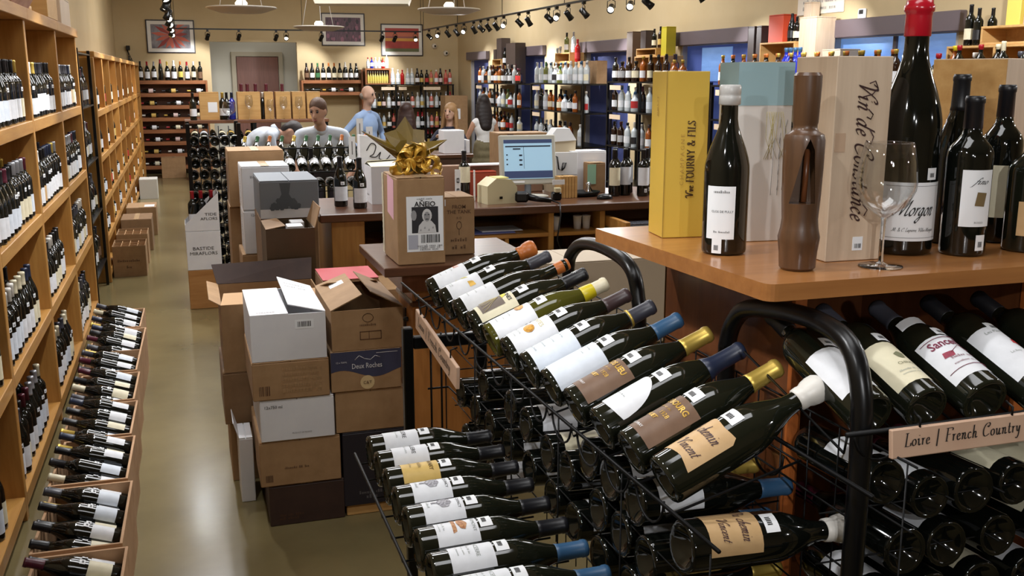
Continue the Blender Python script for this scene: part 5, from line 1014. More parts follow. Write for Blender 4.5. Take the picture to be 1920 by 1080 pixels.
# ---------------------------------------------------------------- things on the display table
TT=TZ+.0006
YB_=mat('champagne_yellow',(206,170,66),.45); 
t=thing('champagne_box','yellow champagne gift box lettered vve fourny fils','box',(.893,1.786,TT),-.13)
MB().bbox((0,0,0),(.088,.088,.326),.0012).build('box_body',YB_,t); MB().box((-.0006,-.0012,.0),(.0008,.0,.326)).build('crease',mat('crease_shade',(160,128,46),.5),t)  # darker yellow strip paints the shade along the box fold
pen(t,'Vve FOURNY & FILS',.150,(.053,-.0006,.155),(0,0,1),(-1,0,0),mat('sepia_ink',(70,46,16),.5),height=.0165,slant=0,nib=.10,thin=.05,ang=.1,gap=.14); lettering(t,'CHAMPAGNE',.10,(.036,-.0006,.155),(0,0,1),(-1,0,0),mat('pale_sepia',(170,134,56),.5),height=.008,space=1.5)
lettering(t,'BRUT',.04,(-.0007,.045,.26),(0,0,1),(0,1,0),MC['pale_sepia'],height=.008)
o=bottle('burgundy bottle with white side label and clear stopper on display table','burg',GD,None,None,M=frame_M((.928,1.605,TT),(0,0,1),(-.75,-1,0)),n=40)
patch(MB(),.0405,.03,.125,-.75,.55,10).build('label',WHITE,o); MB().lathe([(.0150,.266),(.0192,.268),(.0192,.282),(.0182,.284),(.0192,.286),(.0192,.299),(.017,.302),(0,.302)],28).build('stopper',mat('stopper_grey',(186,184,180),.35),o)
curve_text(o,'CLOS DE PULLY',.04,k,.08,.0,INK); curve_text(o,'~abcdefghi',.03,k,.115,-.002,INK); curve_text(o,'~abcd efghijkl',.03,k,.043,0,INK); obj('price_sticker',sticker_mesh('burg',.03,-.2,.22,.026),o)
t=thing('blue_gift_box','gift box with pale blue top and white drawing behind bottle','box',(1.0,1.70,TT),-.12)
MB().bbox((0,0,0),(.112,.09,.342),.001).build('box_body',mat('box_white',(226,222,216),.5),t); MB().box((-.0008,-.0008,.262),(.1128,.0908,.3425)).build('blue_band',mat('pale_blue',(146,176,182),.5),t)
mb=MB(); r=random.Random(9)
for j in range(9): 
    x=.06+.004*j; mb.tube([(x,-.001,.25),(x+.012*math.sin(j),-.001,.2),(x+.015*math.cos(j),-.001,.16)],.0004,3)
mb.build('leaf_drawing',mat('leaf_ochre',(186,170,90),.5),t); mb=MB()
for j in range(5): mb.tube([(.088,-.001,.10+.03*j),(.09,-.001,.12+.03*j)],.0004,3)
mb.tube([(.098,-.001,.1),(.101,-.001,.16),(.099,-.001,.22),(.103,-.001,.235)],.0005,3); mb.tube([(.075,-.001,.09),(.078,-.001,.2),(.09,-.001,.2),(.089,-.001,.09)],.0004,3); mb.build('script_drawing',INKG,t)
t=wbox('tied_pine_box','slim pine box tied with red ribbon between gift boxes',(1.095,1.79,TT),(1.17,1.87,TT+.345),CRATEW); MB().box((-.0385,-.0412,.16),(.0385,.0412,.166)).build('red_ribbon',CAP('red'),t)
t=thing('pine_wine_box','pale pine box lettered vin de constance in flowing script','box',(1.046,1.462,TT),-.04)
MB().bbox((0,0,0),(.108,.128,.350),.0012).build('box_body',PALEW,t)
pen(t,'Vin de Constance',.232,(.062,-.0007,.187),(0,0,-1),(1,0,0),mat('burnt_ink',(56,28,26),.6),height=.038,slant=.32,nib=.075,thin=.03,ang=.75,gap=.1); 
mb=MB(); f0=flat_fn((.058,-.0007,.187),(0,0,-1),(1,0,0),eps=.0014)
for P in ([(-.118,.005),(-.122,.016),(-.11,.022),(-.1,.012),(-.095,-.008)],[(-.075,.006),(-.066,.016),(-.058,.012),(-.062,.004)],[(-.04,.012),(-.028,.02),(-.016,.016),(-.022,.006)],[(.088,.008),(.098,.018),(.108,.012)]): mb.tube([f0(x,y) for x,y in P],.0011,4)
mb.build('script_swash',MC['burnt_ink'],t); MB().box((.052,-.001,.018),(.072,-.0004,.042)).build('price_sticker',WHITE,t); barcode(t,.056,.022,.012,.008,y=-.0014,n=6)
MB().box((.004,-.0009,.19),(.024,-.0003,.222)).build('stamp_square',mat('stamp_tan',(190,160,132),.6),t)
# wooden corking tool
CW=wood('corker_wood',(96,66,42),(70,46,28),'z',.38,coat=.3)
prof=[(0,0),(.026,0),(.030,.004),(.0315,.03),(.0335,.045),(.0345,.055),(.031,.07),(.0295,.085),(.0315,.12),(.033,.17),(.0335,.215),(.031,.224),(.022,.229),(.0195,.234),(.0195,.240),(.0205,.243),(.0225,.30),(.0225,.318),(.019,.323),(0,.323)]
bm_=MB().lathe(prof,32); body=obj('corker_tmp',bm_.mesh('corker',CW)); cut=obj('cut_tmp',MB().prism([(-.020,.112),(.022,.112),(.016,.20),(.008,.218),(.0,.2)],-.06,.008,'y').mesh('cut',INK)); fixn(cut.data); fixn(body.data)
md=body.modifiers.new('b','BOOLEAN'); md.object=cut; md.operation='DIFFERENCE'; md.solver='EXACT'; bpy.context.view_layer.update()
me=D.meshes.new_from_object(body.evaluated_get(bpy.context.evaluated_depsgraph_get())); D.objects.remove(body); D.objects.remove(cut)
t=thing('wooden_corker','turned dark wooden hand corker with open slot on table front','corker',(.965,1.425,TT),-.55); o=obj('corker_body',me,t); me.polygons.foreach_set('use_smooth',[True]*len(me.polygons))
md=o.modifiers.new('e','EDGE_SPLIT'); md.split_angle=.6
MB().tube([(.004,-.0,.113),(.006,0,.2)],.005,10).build('plunger_rod',TABLEZ,t)
goblet('large clear wine glass on the display table before pine box',(1.113,1.40,TT),.0495,.209,.083,40,.036)
Mg=frame_M((1.245,1.515,TT),(0,0,1),(-.35,-1,0))@Matrix.Diagonal((1.34,1.34,1.5,1))
o=bottle('huge magnum with red wax top and script label on table','burg',GD,None,None,M=Mg,n=48)
patch(MB(),.0405,.018,.088,-1.1,1.1,12).build('label',WHITE,o); MB().lathe([(.0165,.257),(.0172,.258),(.0165,.28),(.0172,.284),(.0192,.286),(.0192,.292),(.0172,.294),(.0168,.298),(.0,.2975)],32).build('red_wax',mat('red_wax',(186,20,40),.22,coat=.4),o)
curve_pen(o,'Morgon',.056,k,.054,.0,INK,height=.027,slant=.45,nib=.09,ang=.8); curve_pen(o,'M. & C. Lapierre, Villie-Morgon',.06,k,.031,.002,INK,height=.0065,slant=.3,nib=.06); obj('price_sticker',sticker_mesh('burg',.105,.55,.2,.014),o)
mb=MB(); f0=curv(k,0,e=.0016); mb.tube([f0(-.04+.08*j/10,.084) for j in range(11)],.0003,3); mb.tube([f0(-.04+.08*j/10,.022) for j in range(11)],.0003,3); mb.build('label_border',INKG,o)
o=bottle('dark bordeaux bottle with fino script label on table','bord',GD,'black',None,M=frame_M((1.335,1.46,TT),(0,0,1),(-.45,-1,0))@Matrix.Diagonal((1.05,1.05,.94,1)),n=36)
patch(MB(),.0375,.058,.165,-.55,.95,10).build('label',WHITE,o); curve_pen(o,'fino',.032,'bord',.142,.008,INK,height=.018,slant=.5,nib=.07); curve_poly(o,[(.002,.098),(.022,.096),(.023,.122),(.004,.124)],'bord',mat('brown_patch',(120,100,64),.5)); curve_text(o,'ROSSO',.016,'bord',.066,.012,INKG); obj('price_sticker',sticker_mesh('bord',.042,.5,.25,.03),o)
bottle('tall dark bottle behind the fino bottle','burg',GD,'black',None,M=frame_M((1.405,1.575,TT),(0,0,1),(0,-1,0))@Matrix.Diagonal((1,1,1.08,1)),n=32)
t=thing('pine_gift_box','tall pine box with its corner forward at right table edge','box',(1.592,1.66,TT),.372); MB().bbox((0,0,0),(.22,.16,.352),.0015).build('box_body',PALEW,t); MB().box((-.0012,.002,.002),(-.0002,.158,.350)).build('tan_face',CRATEW,t);  # thin sheet makes the left face a darker tan than the body
goblet('clear wine glass behind the magnum near the right pine box',(1.40,1.70,TT),.04,.29,.15,28,.035)
bottle('dark bottle with cream label at the right picture edge','bord',GD,'black','cream',(.05,.15),1.1,frame_M((1.50,1.56,TT),(0,0,1),(-.2,-1,0)),28)
bottle('squat dark bottle with dull label cut by the picture edge','bord',GG,'black','tan',(.04,.12),1.1,frame_M((1.475,1.455,TT),(0,0,1),(-.1,-1,0))@Matrix.Diagonal((1.1,1.1,.78,1)),28)
# ---------------------------------------------------------------- people
SKIN=mat('skin',(208,170,148),.55,noise=(198,157,136),nscale=6); SKIN2=mat('skin_tan',(196,152,126),.55,noise=(186,140,115),nscale=6)
def prim_mesh(prims):
    mb=MB()
    for p in prims:
        if p[0]=='c':
            _,a,b,r0,r1,_t=p; a=Vector(a);b=Vector(b); d=b-a; L=d.length
            q=d.to_track_quat('Z','Y').to_matrix().to_4x4() if L>1e-6 else Matrix.Identity(4)
            pr=[(r0*math.sin(t*PI/8),-r0*math.cos(t*PI/8)) for t in range(0,5)]+[(r1*math.cos(t*PI/8),L+r1*math.sin(t*PI/8)) for t in range(0,5)]
            mb.lathe(pr,12,M=Matrix.Translation(a)@q)
        else:
            _,c,rad,rot,_t=p; M=Matrix.Translation(c)@rot@Matrix.Diagonal((*rad,1)); pr=[(math.sin(t*PI/10),-math.cos(t*PI/10)) for t in range(11)]; mb.lathe(pr,14,M=M)
    return mb
def sdf(p,x):
    if p[0]=='c':
        a=Vector(p[1]);b=Vector(p[2]); d=b-a; t=max(0,min(1,(x-a).dot(d)/max(d.dot(d),1e-9))); return (x-(a+d*t)).length-(p[3]+(p[4]-p[3])*t)
    M=p[3]; l=(M.to_3x3().inverted()@(x-Vector(p[2-1]))); r=p[2]; k=Vector((l.x/r[0],l.y/r[1],l.z/r[2])).length; return (k-1)*min(r)
def blend(name,prims,mats,parent,vox=.013,smooth=6,cache=None):
    o=obj('tmp',fixn(prim_mesh(prims).mesh('tmp',mats[list(mats)[0]])))
    md=o.modifiers.new('r','REMESH'); md.mode='VOXEL'; md.voxel_size=vox
    md=o.modifiers.new('s','SMOOTH'); md.iterations=smooth; md.factor=.5
    bpy.context.view_layer.update(); me=D.meshes.new_from_object(o.evaluated_get(bpy.context.evaluated_depsgraph_get())); D.objects.remove(o)
    me.name=name; me.materials.clear(); names=list(mats)
    for k in names: me.materials.append(mats[k])
    if len(names)>1:
        idx=[]
        for f in me.polygons:
            c=f.center; best=min(((sdf(p,c)-(0.004 if p[-1]!='skin' else 0)),p[-1]) for p in prims); idx.append(names.index(best[1]))
        me.polygons.foreach_set('material_index',idx)
    me.polygons.foreach_set('use_smooth',[True]*len(me.polygons)); me.update()
    return obj(name,me,parent)
I4=Matrix.Identity(4)
def person(label,base,face,H,hips,chest,head,headdir,armL,armR,legs,cloth,skin,hair,hairc,fem=False,sleeve='long',skirt=False):
    """points are (right,forward,up) relative to the base, base on the floor; face = heading angle (0 = toward -Y camera)"""
    t=thing('person',label,'person',base,0)
    f=Vector((math.sin(face),-math.cos(face),0)); r=Vector((-f.y,f.x,0))*-1
    r=Vector((f.y,-f.x,0))  # own right-hand side
    def P(p): return r*p[0]+f*p[1]+Vector((0,0,p[2]))
    s=H/1.75; pr=[]; sh=.175*s if fem else .20*s
    hp=P(hips); ch=P(chest); hd=P(head); up=(ch-hp).normalized()
    side=r; wid=1 if not fem else .88
    Rt=Matrix((( side.x,up.cross(side).x*1,up.x),(side.y,up.cross(side).y,up.y),(side.z,up.cross(side).z,up.z))).to_4x4()
    pr.append(('e',hp+up*.02,(.165*s*(1 if not fem else 1.02),.115*s,.13*s),Rt,'bottom'))
    pr.append(('e',hp.lerp(ch,.5),(.15*s*wid*(.9 if fem else 1),.11*s,.2*s),Rt,'top'))
    pr.append(('e',ch-up*.03,(.175*s*wid,.12*s,.17*s),Rt,'top'))
    shp=ch+up*.11*s; neckp=shp+up*.03
    for sg in (-1,1): pr.append(('c',shp+side*sg*.05,shp+side*sg*(sh-.03)-up*.035,.055*s,.058*s,'top'))
    hdir=P(headdir).normalized(); hup=(hd-neckp).normalized(); hup=(hup*.6+Vector((0,0,1))*.4).normalized(); hdir=(hdir-hup*hdir.dot(hup)).normalized(); hs=hup.cross(hdir)*-1
    pr.append(('c',neckp-up*.03,hd-hup*.07,.055*s*wid,.05*s*wid,'skin'))
    Rh=Matrix(((hs.x,hdir.x,hup.x),(hs.y,hdir.y,hup.y),(hs.z,hdir.z,hup.z))).to_4x4()
    pr.append(('e',hd+hup*.015,(.074,.092,.105),Rh,'skin')); pr.append(('e',hd-hup*.055+hdir*.025,(.055,.062,.065),Rh,'skin'))
    pr.append(('c',hd+hdir*.088+hup*.02,hd+hdir*.105-hup*.025,.010,.016,'skin'))
    for sg in (-1,1): pr.append(('e',hd+hs*sg*.076-hup*.005,(.012,.02,.032),Rh,'skin'))
    for sg,(el,wr) in ((-1,armL),(1,armR)):
        a=shp+side*sg*sh-up*.05; e=P(el); w=P(wr); st={'long':('top','top'),'short':('top','skin'),'none':('skin','skin')}[sleeve]
        if sleeve=='short':
            m=a.lerp(e,.65); pr.append(('c',a,m,.055*s*wid,.05*s*wid,'top')); pr.append(('c',m,e,.042*s*wid,.04*s*wid,'skin'))
        else: pr.append(('c',a,e,.05*s*wid,.042*s*wid,st[0]))
        pr.append(('c',e,w,.041*s*wid,.029*s*wid,st[1]))
        d=(w-e).normalized(); pv=d.cross(Vector((0,0,1))); pv=pv.normalized() if pv.length>.1 else side; nv=pv.cross(d)
        pr.append(('e',w+d*.045,(.04,.022,.05),(Matrix((( pv.x,nv.x,d.x),(pv.y,nv.y,d.y),(pv.z,nv.z,d.z))).to_4x4()),'skin'))
        for q,L in ((-.03,.062),(-.01,.072),(.01,.068),(.029,.052)):
            k1=w+d*.085+pv*q; k2=k1+d*L*.5-nv*.008; k3=k2+d*L*.45-nv*.022; pr.append(('c',k1,k2,.0095,.009,'skin')); pr.append(('c',k2,k3,.009,.008,'skin'))
        pr.append(('c',w+d*.03-pv*.03*sg,w+d*.07-pv*.062*sg-nv*.01,.012,.009,'skin'))
    for sg,(kn,an) in ((-1,legs[0]),(1,legs[1])):
        h=hp+side*sg*.09*s-up*.03; k=P(kn); a=P(an); lt='bottom' if not skirt else 'skin'
        pr.append(('c',h,k,.085*s,.06*s,'bottom')); pr.append(('c',k,a,.058*s,.04*s,lt)); pr.append(('c',a-Vector((0,0,.03)),a+f*.15-Vector((0,0,.045)),.04,.034,'shoe'))
    if skirt:
        k=(P(legs[0][0])+P(legs[1][0]))/2
        for j in range(5): pr.append(('e',hp.lerp(k,j/4),(.165*s+.012*j,.13*s+.012*j,.1),I4,'bottom'))
    M={'skin':skin,'top':cloth[0],'bottom':cloth[1],'shoe':cloth[2]}
    b=blend('body',pr,M,t)
    if sleeve!='none':
        MB().lathe([(.062,-.012),(.066,.008),(.058,.03)],14,M=Matrix.Translation(neckp-up*.0)@Rt).build('collar',cloth[0],t)
    for sg in (-1,1): MB().lathe([(0,-.012),(.008,-.008),(.011,0),(.008,.008),(0,.012)],8,M=Matrix.Translation(hd+hdir*.083+hs*sg*.03+hup*.022)@Rh).build('eye',mat('eye_dark',(40,30,28),.3),t)
    MB().lathe([(0,-.02),(.005,-.012),(.007,0),(.005,.012),(0,.02)],8,M=Matrix.Translation(hd+hdir*.085-hup*.058)@Rh@Matrix.Rotation(PI/2,4,'Y')).build('mouth',mat('lips',(150,80,76),.5),t)
    for sg in (-1,1): MB().lathe([(0,-.018),(.004,-.01),(.005,0),(.004,.01),(0,.018)],6,M=Matrix.Translation(hd+hdir*.088+hs*sg*.03+hup*.042)@Rh@Matrix.Rotation(PI/2,4,'Y')).build('eyebrow',hairc,t)
    hpz=[]
    if hair=='short':
        hpz=[('e',hd+hup*.045-hdir*.012,(.081,.094,.085),Rh,'h'),('e',hd-hdir*.05+hup*.0,(.072,.055,.085),Rh,'h')]
    elif hair=='bald':
        hpz=[('e',hd-hdir*.045-hup*.012,(.078,.06,.05),Rh,'h')]
    elif hair=='long':
        hpz=[('e',hd+hup*.04-hdir*.014,(.088,.1,.092),Rh,'h')]
        for j in range(7):
            u=j/6; hpz.append(('e',hd-hdir*(.055+.02*u)-hup*(.02+.05*j),(.088+.022*math.sin(u*PI),.05,.075),Rh,'h'))
        for sg in (-1,1):
            for j in range(6): hpz.append(('e',hd+hs*sg*(.078+.012*j*.5)-hdir*(.02-.004*j)-hup*(.01+.045*j),(.026,.045,.06),Rh,'h'))
    if hpz: blend('hair',hpz,{'h':hairc},t,.013,3)
    return t
def hairm(n,c): return mat('hair_'+n,c,.5,noise=tuple(max(0,v-14) for v in c),nscale=60,scale=(4,4,.6),bump=.3)
WS=mat('white_shirt',(214,222,232),.75,noise=(200,208,222),nscale=7); BS=mat('blue_shirt',(150,176,214),.75,noise=(134,160,202),nscale=9); CS=mat('cream_blouse',(222,206,192),.75); NV=mat('navy_top',(38,42,60),.75); TK=mat('white_tank',(228,228,228),.75); OL=mat('olive_skirt',(122,112,84),.8,noise=(106,98,72),nscale=18,scale=(6,6,.5)); JN=mat('dark_trousers',(54,48,56),.8); SHO=mat('dark_shoes',(40,32,28),.5); PL=mat('plum_trousers',(70,50,66),.8)
std=lambda H:(((-.10,.02,.28*H),(-.11,0,.05*H)),((.10,.02,.28*H),(.11,0,.05*H)))
# man in white polo leaning over the rack
person('man in a white polo shirt leaning forward behind the wire rack',(1.27,9.80,0),-.12,1.76,(0,-.08,.95),(.02,.22,1.255),(.05,.40,1.52),(.45,1,-.7),((-.30,.30,1.02),(-.20,.42,.90)),((.30,.28,1.02),(.18,.40,.90)),std(1.76),(WS,JN,SHO),SKIN2,'short',hairm('brown',(96,66,46)),sleeve='short')
# older man in blue shirt
person('balding older man in a light blue shirt standing by the liquor rack',(2.17,12.55,0),.75,1.73,(0,0,.90),(0,-.01,1.26),(.02,.03,1.60),(-.15,1,-.02),((-.42,-.10,1.12),(-.22,.10,.93)),((.36,-.12,1.12),(.22,.08,.93)),std(1.73),(BS,JN,SHO),SKIN,'bald',hairm('grey',(150,140,130)))
# customers at the back counter
sit=(((-.10,.34,.60),(-.10,.36,.12)),((.10,.34,.60),(.10,.36,.12)))
person('woman with long brown hair and cream blouse seated facing away',(2.70,12.75,0),PI-.3,1.66,(0,0,.68),(0,.02,1.02),(0,.06,1.38),(.1,1,-.1),((-.28,.10,.85),(-.16,.34,.90)),((.28,.10,.85),(.16,.34,.90)),sit,(CS,JN,SHO),SKIN,'long',hairm('dark_brown',(62,40,34)),fem=True)
person('blonde woman in a navy top seated behind the back counter',(3.40,13.25,0),-.35,1.66,(0,0,.66),(0,.03,1.01),(-.02,.08,1.36),(.35,1,-.08),((-.26,.16,.92),(-.20,.42,1.05)),((.26,.16,.92),(.12,.44,1.05)),sit,(NV,JN,SHO),SKIN,'long',hairm('blonde',(166,130,90)),fem=True)
person('woman in a white tank top and olive skirt seen from behind',(3.97,13.55,0),PI+.15,1.60,(0,0,.86),(0,-.01,1.14),(0,.02,1.46),(.1,1,-.15),((-.25,.06,.94),(-.18,.28,.90)),((.25,.02,.95),(.24,.20,.86)),std(1.6),(TK,OL,SHO),SKIN2,'long',hairm('black',(34,24,24)),fem=True,sleeve='none',skirt=True)
# bending customer
person('dark haired customer in a white shirt bending over between the racks',(.47,9.95,0),PI/2,1.72,(0,-.06,1.06),(0,.24,1.25),(0,.50,1.30),(.35,1,-.8),((-.22,.34,.92),(-.14,.48,.72)),((.22,.34,.92),(.16,.48,.72)),(((-.1,.04,.5),(-.1,-.02,.09)),((.1,.04,.5),(.1,-.02,.09))),(WS,PL,SHO),SKIN2,'short',hairm('dark',(44,34,32)),sleeve='long')
for i,(x,y) in enumerate(((2.70,12.75),(3.40,13.25))):
    t=thing('counter_stool','round stool under the seated %s woman'%['brown haired','blonde'][i],'stool',(x,y,0)); MB().lathe([(0,.50),(.16,.50),(.17,.52),(.165,.545),(0,.55)],20).build('seat',BLACK,t)
    for a in range(4): MB().tube([(.1*math.cos(a*PI/2+.7),.1*math.sin(a*PI/2+.7),.5),(.16*math.cos(a*PI/2+.7),.16*math.sin(a*PI/2+.7),0)],.012,8).build('leg',BLACK,t)
t=thing('back_counter','dark wooden back counter with white cartons before the seated women','counter',(2.6,11.3,0)); MB().bbox((-.5,-.3,.93),(.5,.35,.97),.004).build('counter_top',DARKW,t); MB().bbox((-.46,-.26,0),(.46,.31,.93),.004).build('counter_body',mat('counter_body_wood',(84,56,42),.6),t)  # counter body in one even dark brown
carton('white carton on the back counter before the blonde woman',2.78,11.1,.971,.24,.25,.26,WCARD,tape=False); t=carton('small white carton right of the back counter carton',3.045,11.12,.971,.045,.2,.15,WCARD,tape=False)
# ---------------------------------------------------------------- right wall spirit racks
rng=random.Random(77)
RK=[(15.25,17.55,(.55,.95,1.33,1.71),'farthest'),(12.42,14.5,(.50,.91,1.35,1.73),'second farthest'),(9.75,11.6,(.55,1.0,1.42,1.77),'middle'),(6.3,9.0,(.6,1.0,1.42,1.75),'second nearest'),(4.6,6.0,(.6,1.0,1.42,1.76),'nearest')]
pal={0:[(GCL,'black'),(GAM,'black'),(GBR,'burgundy'),(GD,'black'),(GCL,'white')],1:[(GCL,'silver'),(GCL,'white'),(GWH,'green'),(GCL,'blue')],2:[(GAM,'black'),(GAM,'brown'),(GBR,'black'),(GD,'black'),(GAM,'gold')],3:[(GBR,'gold'),(GD,'orange'),(GAM,'gold'),(GBR,'orange')],4:[(GD,'red'),(GD,'cream'),(GBR,'slate'),(GD,'white'),(GAM,'yellow')]}
for ri,(y0,y1,zs,nm) in enumerate(RK):
    t=thing('spirit_rack','%s black metal rack of spirits along the window wall'%nm,'rack',(5.2,(y0+y1)/2,0)); L=(y1-y0)/2
    for sx in (-.2,.2):
        for sy in (-L,0,L): MB().box((sx-.014,sy-.014,0),(sx+.014,sy+.014,zs[-1])).build('post',BLACK,t)
    for z in zs: MB().box((-.215,-L-.015,z-.018),(.215,L+.015,z)).build('shelf',BLACK,t)
    for zi in (1,2): MB().box((-.222,L-.42,zs[zi]+ (zs[zi+1]-zs[zi])-.10),(-.216,L-.1,zs[zi]+(zs[zi+1]-zs[zi])-.045)).build('shelf_sign',sg,t)
    n=int((y1-y0)/.098)
    for zi,z in enumerate(zs):
        if zi==0 and ri!=1: continue
        for i in range(n):
            y=y1-.08-i*.098
            if ri>=3 and zi<3: continue
            if zi<3 and i>n*.62 and ri<2 : 
                if rng.random()<.6: continue
            if zi==3: g,c=rng.choice(pal[ri])
            else: g,c=rng.choice(pal[rng.choice([0,1,2,0,2])])
            kd=rng.choice(['spirit','spirit','squat','bord']) if (zi<3 or ri!=3) else 'spirit'
            hmax=(zs[zi+1]-z-.03) if zi<3 else .4
            sc=min(1.,hmax/KIND[kd]['h'])
            simple('%s bottle from the far end, tier %s of the %s spirit rack'%(ORD[i],['one','two','three','four'][zi],nm),kd,g,c,rng.choice(['white','cream','white','black','white','bluewhite','grey','red' if rng.random()<.25 else 'white','orange' if ri==2 and zi==3 else 'white']),frame_M((5.06+.05*(i%2),y,z+.0005),(0,0,1),(-1,-.6,0))@Matrix.Diagonal((sc,sc,sc,1)),'%s spirit rack bottles'%nm,name='liquor_bottle',n=10)
def crate(label,y0,y1,z0,z1,x0=5.05,x1=5.36,div=0):
    t=thing('display_crate',label,'crate',((x0+x1)/2,(y0+y1)/2,z0)); hx,hy,h=(x1-x0)/2,(y1-y0)/2,z1-z0; w=.016
    MB().bbox((-hx,-hy,0),(hx,hy,w),.002).build('crate_panel',CRATEW,t); MB().bbox((-hx,-hy,h-w),(hx,hy,h),.002).build('crate_panel',CRATEW,t)
    MB().bbox((-hx,-hy,w),(hx,-hy+w,h-w),.002).build('crate_panel',CRATEW,t); MB().bbox((-hx,hy-w,w),(hx,hy,h-w),.002).build('crate_panel',CRATEW,t); MB().box((hx-w,-hy+w,w),(hx,hy-w,h-w)).build('crate_panel',CRATEW,t)
    if div: MB().bbox((-hx,-w/2,w),(hx-w,w/2,h-w),.002).build('divider',CRATEW,t)
    return t
def up(label,y,z,kind,g,c,l,h=None,x=5.2,name='liquor_bottle'):
    s=(h/KIND[kind]['h']) if h else 1
    return simple(label,kind,g,c,l,frame_M((x,y,z+.001),(0,0,1),(-1,-.7,0))@Matrix.Diagonal((max(.8,min(1.1,s)),max(.8,min(1.1,s)),s,1)),None,name,n=12)
def gbox(label,y0,y1,z0,z1,m,x0=5.12,x1=5.28): 
    return wbox('gift_box',label,(x0,y0,z0),(x1,y1,z1),m)
DKB=mat('dark_gift_box',(66,54,52),.4); 
# on the farthest rack
z=1.7105; crate('pine crate on the farthest spirit rack',16.6,17.3,z,2.0,5.2,5.4); crate('small upper pine crate on the farthest spirit rack',16.7,17.2,2.001,2.11,5.2,5.4)
gbox('tall dark gift box on the small far crate',16.5,16.98,2.111,2.46,DKB,5.22,5.38) if False else gbox('tall dark gift box above the farthest spirit rack',16.72,17.0,2.111,2.46,DKB,5.22,5.38); gbox('open dark presentation case above the farthest spirit rack',15.9,16.4,z,2.36,DKB,5.2,5.38); gbox('small dark gift box at the far end of crate',17.05,17.19,2.111,2.28,DKB,5.22,5.36)
up('clear bottle with black cap on the far crate beside dark boxes',16.65,2.001,'bord',GD,'black','white',None,5.26)
# second
z=1.7305; crate('lower pine crate on the second farthest spirit rack',13.3,13.98,z,2.02,5.16,5.4,1); crate('upper pine crate on the second farthest spirit rack',13.4,13.98,2.021,2.155,5.18,5.4)
up('green bottle on top of the upper pine crate',13.77,2.156,'bord',GWH,'black','white',.28,5.28); up('silver bottle on top of the upper pine crate',13.5,2.156,'bord',GCL,'silver','white',.28,5.28); up('red topped bottle on the lower crate edge',13.345,2.021,'bord',GRED,'red','red',.31,5.28); up('clear tall bottle left of the pine crates',14.2,z,'spirit',GCL,'silver','blue',.5,5.3); up('clear tall bottle nearer the pine crates',14.08,z,'spirit',GCL,'silver','blue',.52,5.3)
carton('flat kraft carton at the near end of second spirit rack',5.22,12.5,z,.15,.7,.3,KRAFT)
# middle
z=1.7705; crate('two cell pine crate on the middle spirit rack',10.41,11.2,z,2.06,5.16,5.4,1); crate('upper pine crate on the middle spirit rack',10.67,11.2,2.061,2.15,5.18,5.4)
gbox('tall dark wooden gift box on the middle spirit rack',11.35,11.52,z,2.36,mat('brown_gift',(92,72,56),.5),5.2,5.34); gbox('dark gift box left on the upper middle crate',11.03,11.17,2.151,2.36,DKB,5.22,5.34); up('wine bottle with cream label on the upper middle crate',10.92,2.151,'bord',GD,'black','cream',.22,5.28); up('amber bottle on the upper middle crate',10.76,2.151,'bord',GBR,'black','ochre',.24,5.28); gbox('yellow gift tube box at the middle crate end',10.49,10.62,2.061,2.38,mat('acid_yellow',(196,182,40),.5),5.22,5.34); up('amber flask bottle beside the yellow gift box',10.44,2.061,'squat',GAM,'black','ochre',.2,5.20) if False else up('dark bottle standing right of the middle crate',10.3,z,'bord',GBR,'black','cream',None,5.25)
# second nearest
z=1.7505; crate('wide pine crate on the second nearest rack',7.89,8.46,z+.25,2.14,5.16,5.4) if False else crate('wide pine crate on the second nearest rack',7.89,8.46,z,2.14,5.18,5.42)
gbox('orange red gift box with small crest on the wide crate',8.18,8.42,2.141,2.39,mat('orange_red',(196,70,40),.5),5.24,5.38); up('champagne bottle right of the orange red box',8.13,2.141,'champ',GD,'black','black',.25,5.3); up('bottle with pale label on the wide crate',8.05,2.141,'bord',GD,'black','cream',.22,5.3); up('dark bottle with white label on the wide crate',7.93,2.141,'bord',GD,'black','white',.2,5.26)
gbox('slim dark gift box left of the wide crate',8.6,8.71,z,2.3,DKB,5.2,5.32); gbox('black gift box nearer the wide crate',8.475,8.56,z,2.3,DKB,5.2,5.32); up('gold bottle between the dark gift boxes',8.585,z,'bord',GAM,'gold','gold',.5,5.34) if False else None
gbox('tall pine tube box behind the wide crate bottles',7.89,8.0,2.141,2.48,PALEW,5.33,5.42); gbox('tall pine box right of the wide crate',7.61,7.86,z,2.34,PALEW,5.2,5.4); gbox('low grey carton right of tall pine box',7.25,7.5,z,2.06,mat('greige_box',(176,160,140),.7),5.2,5.4)
for i in range(4): up('%s blue bottle from the left before the tall pine box'%ORD[i],7.9-.07*i,z,'spirit',GBL,'blue',None,.33,5.11)
# nearest
z=1.7605; crate('long pine crate on the nearest spirit rack',5.1,5.99,z,2.045,5.18,5.42,1); crate('pine crate stacked on the long crate',5.3,5.70,2.046,2.17,5.2,5.42); up('large dark bottle with cream label on the long crate',5.87,2.046,'bord',GD,'black','cream',.28,5.26); up('lettered dark bottle on the long crate',5.77,2.046,'bord',GD,'black','black',.25,5.24); up('second lettered dark bottle on the long crate',5.73,2.046,'bord',GD,'black','black',.25,5.32)
gbox('yellow pine box on the upper near crate',5.43,5.55,2.171,2.5,mat('yellow_pine',(216,196,90),.5),5.26,5.4); gbox('pinkish box at the frame edge on the near crate',5.32,5.40,2.171,2.5,mat('salmon_box',(206,160,130),.5),5.26,5.4)
t=thing('wall_thermostat','small white wall sensor with dark display above window','thermostat',(XR-.021,7.33,2.33)); MB().bbox((0,-.05,-.06),(.02,.05,.06),.008).build('sensor_body',WHITE,t); MB().box((-.002,-.025,.015),(0,.03,.05)).build('display',INK,t)
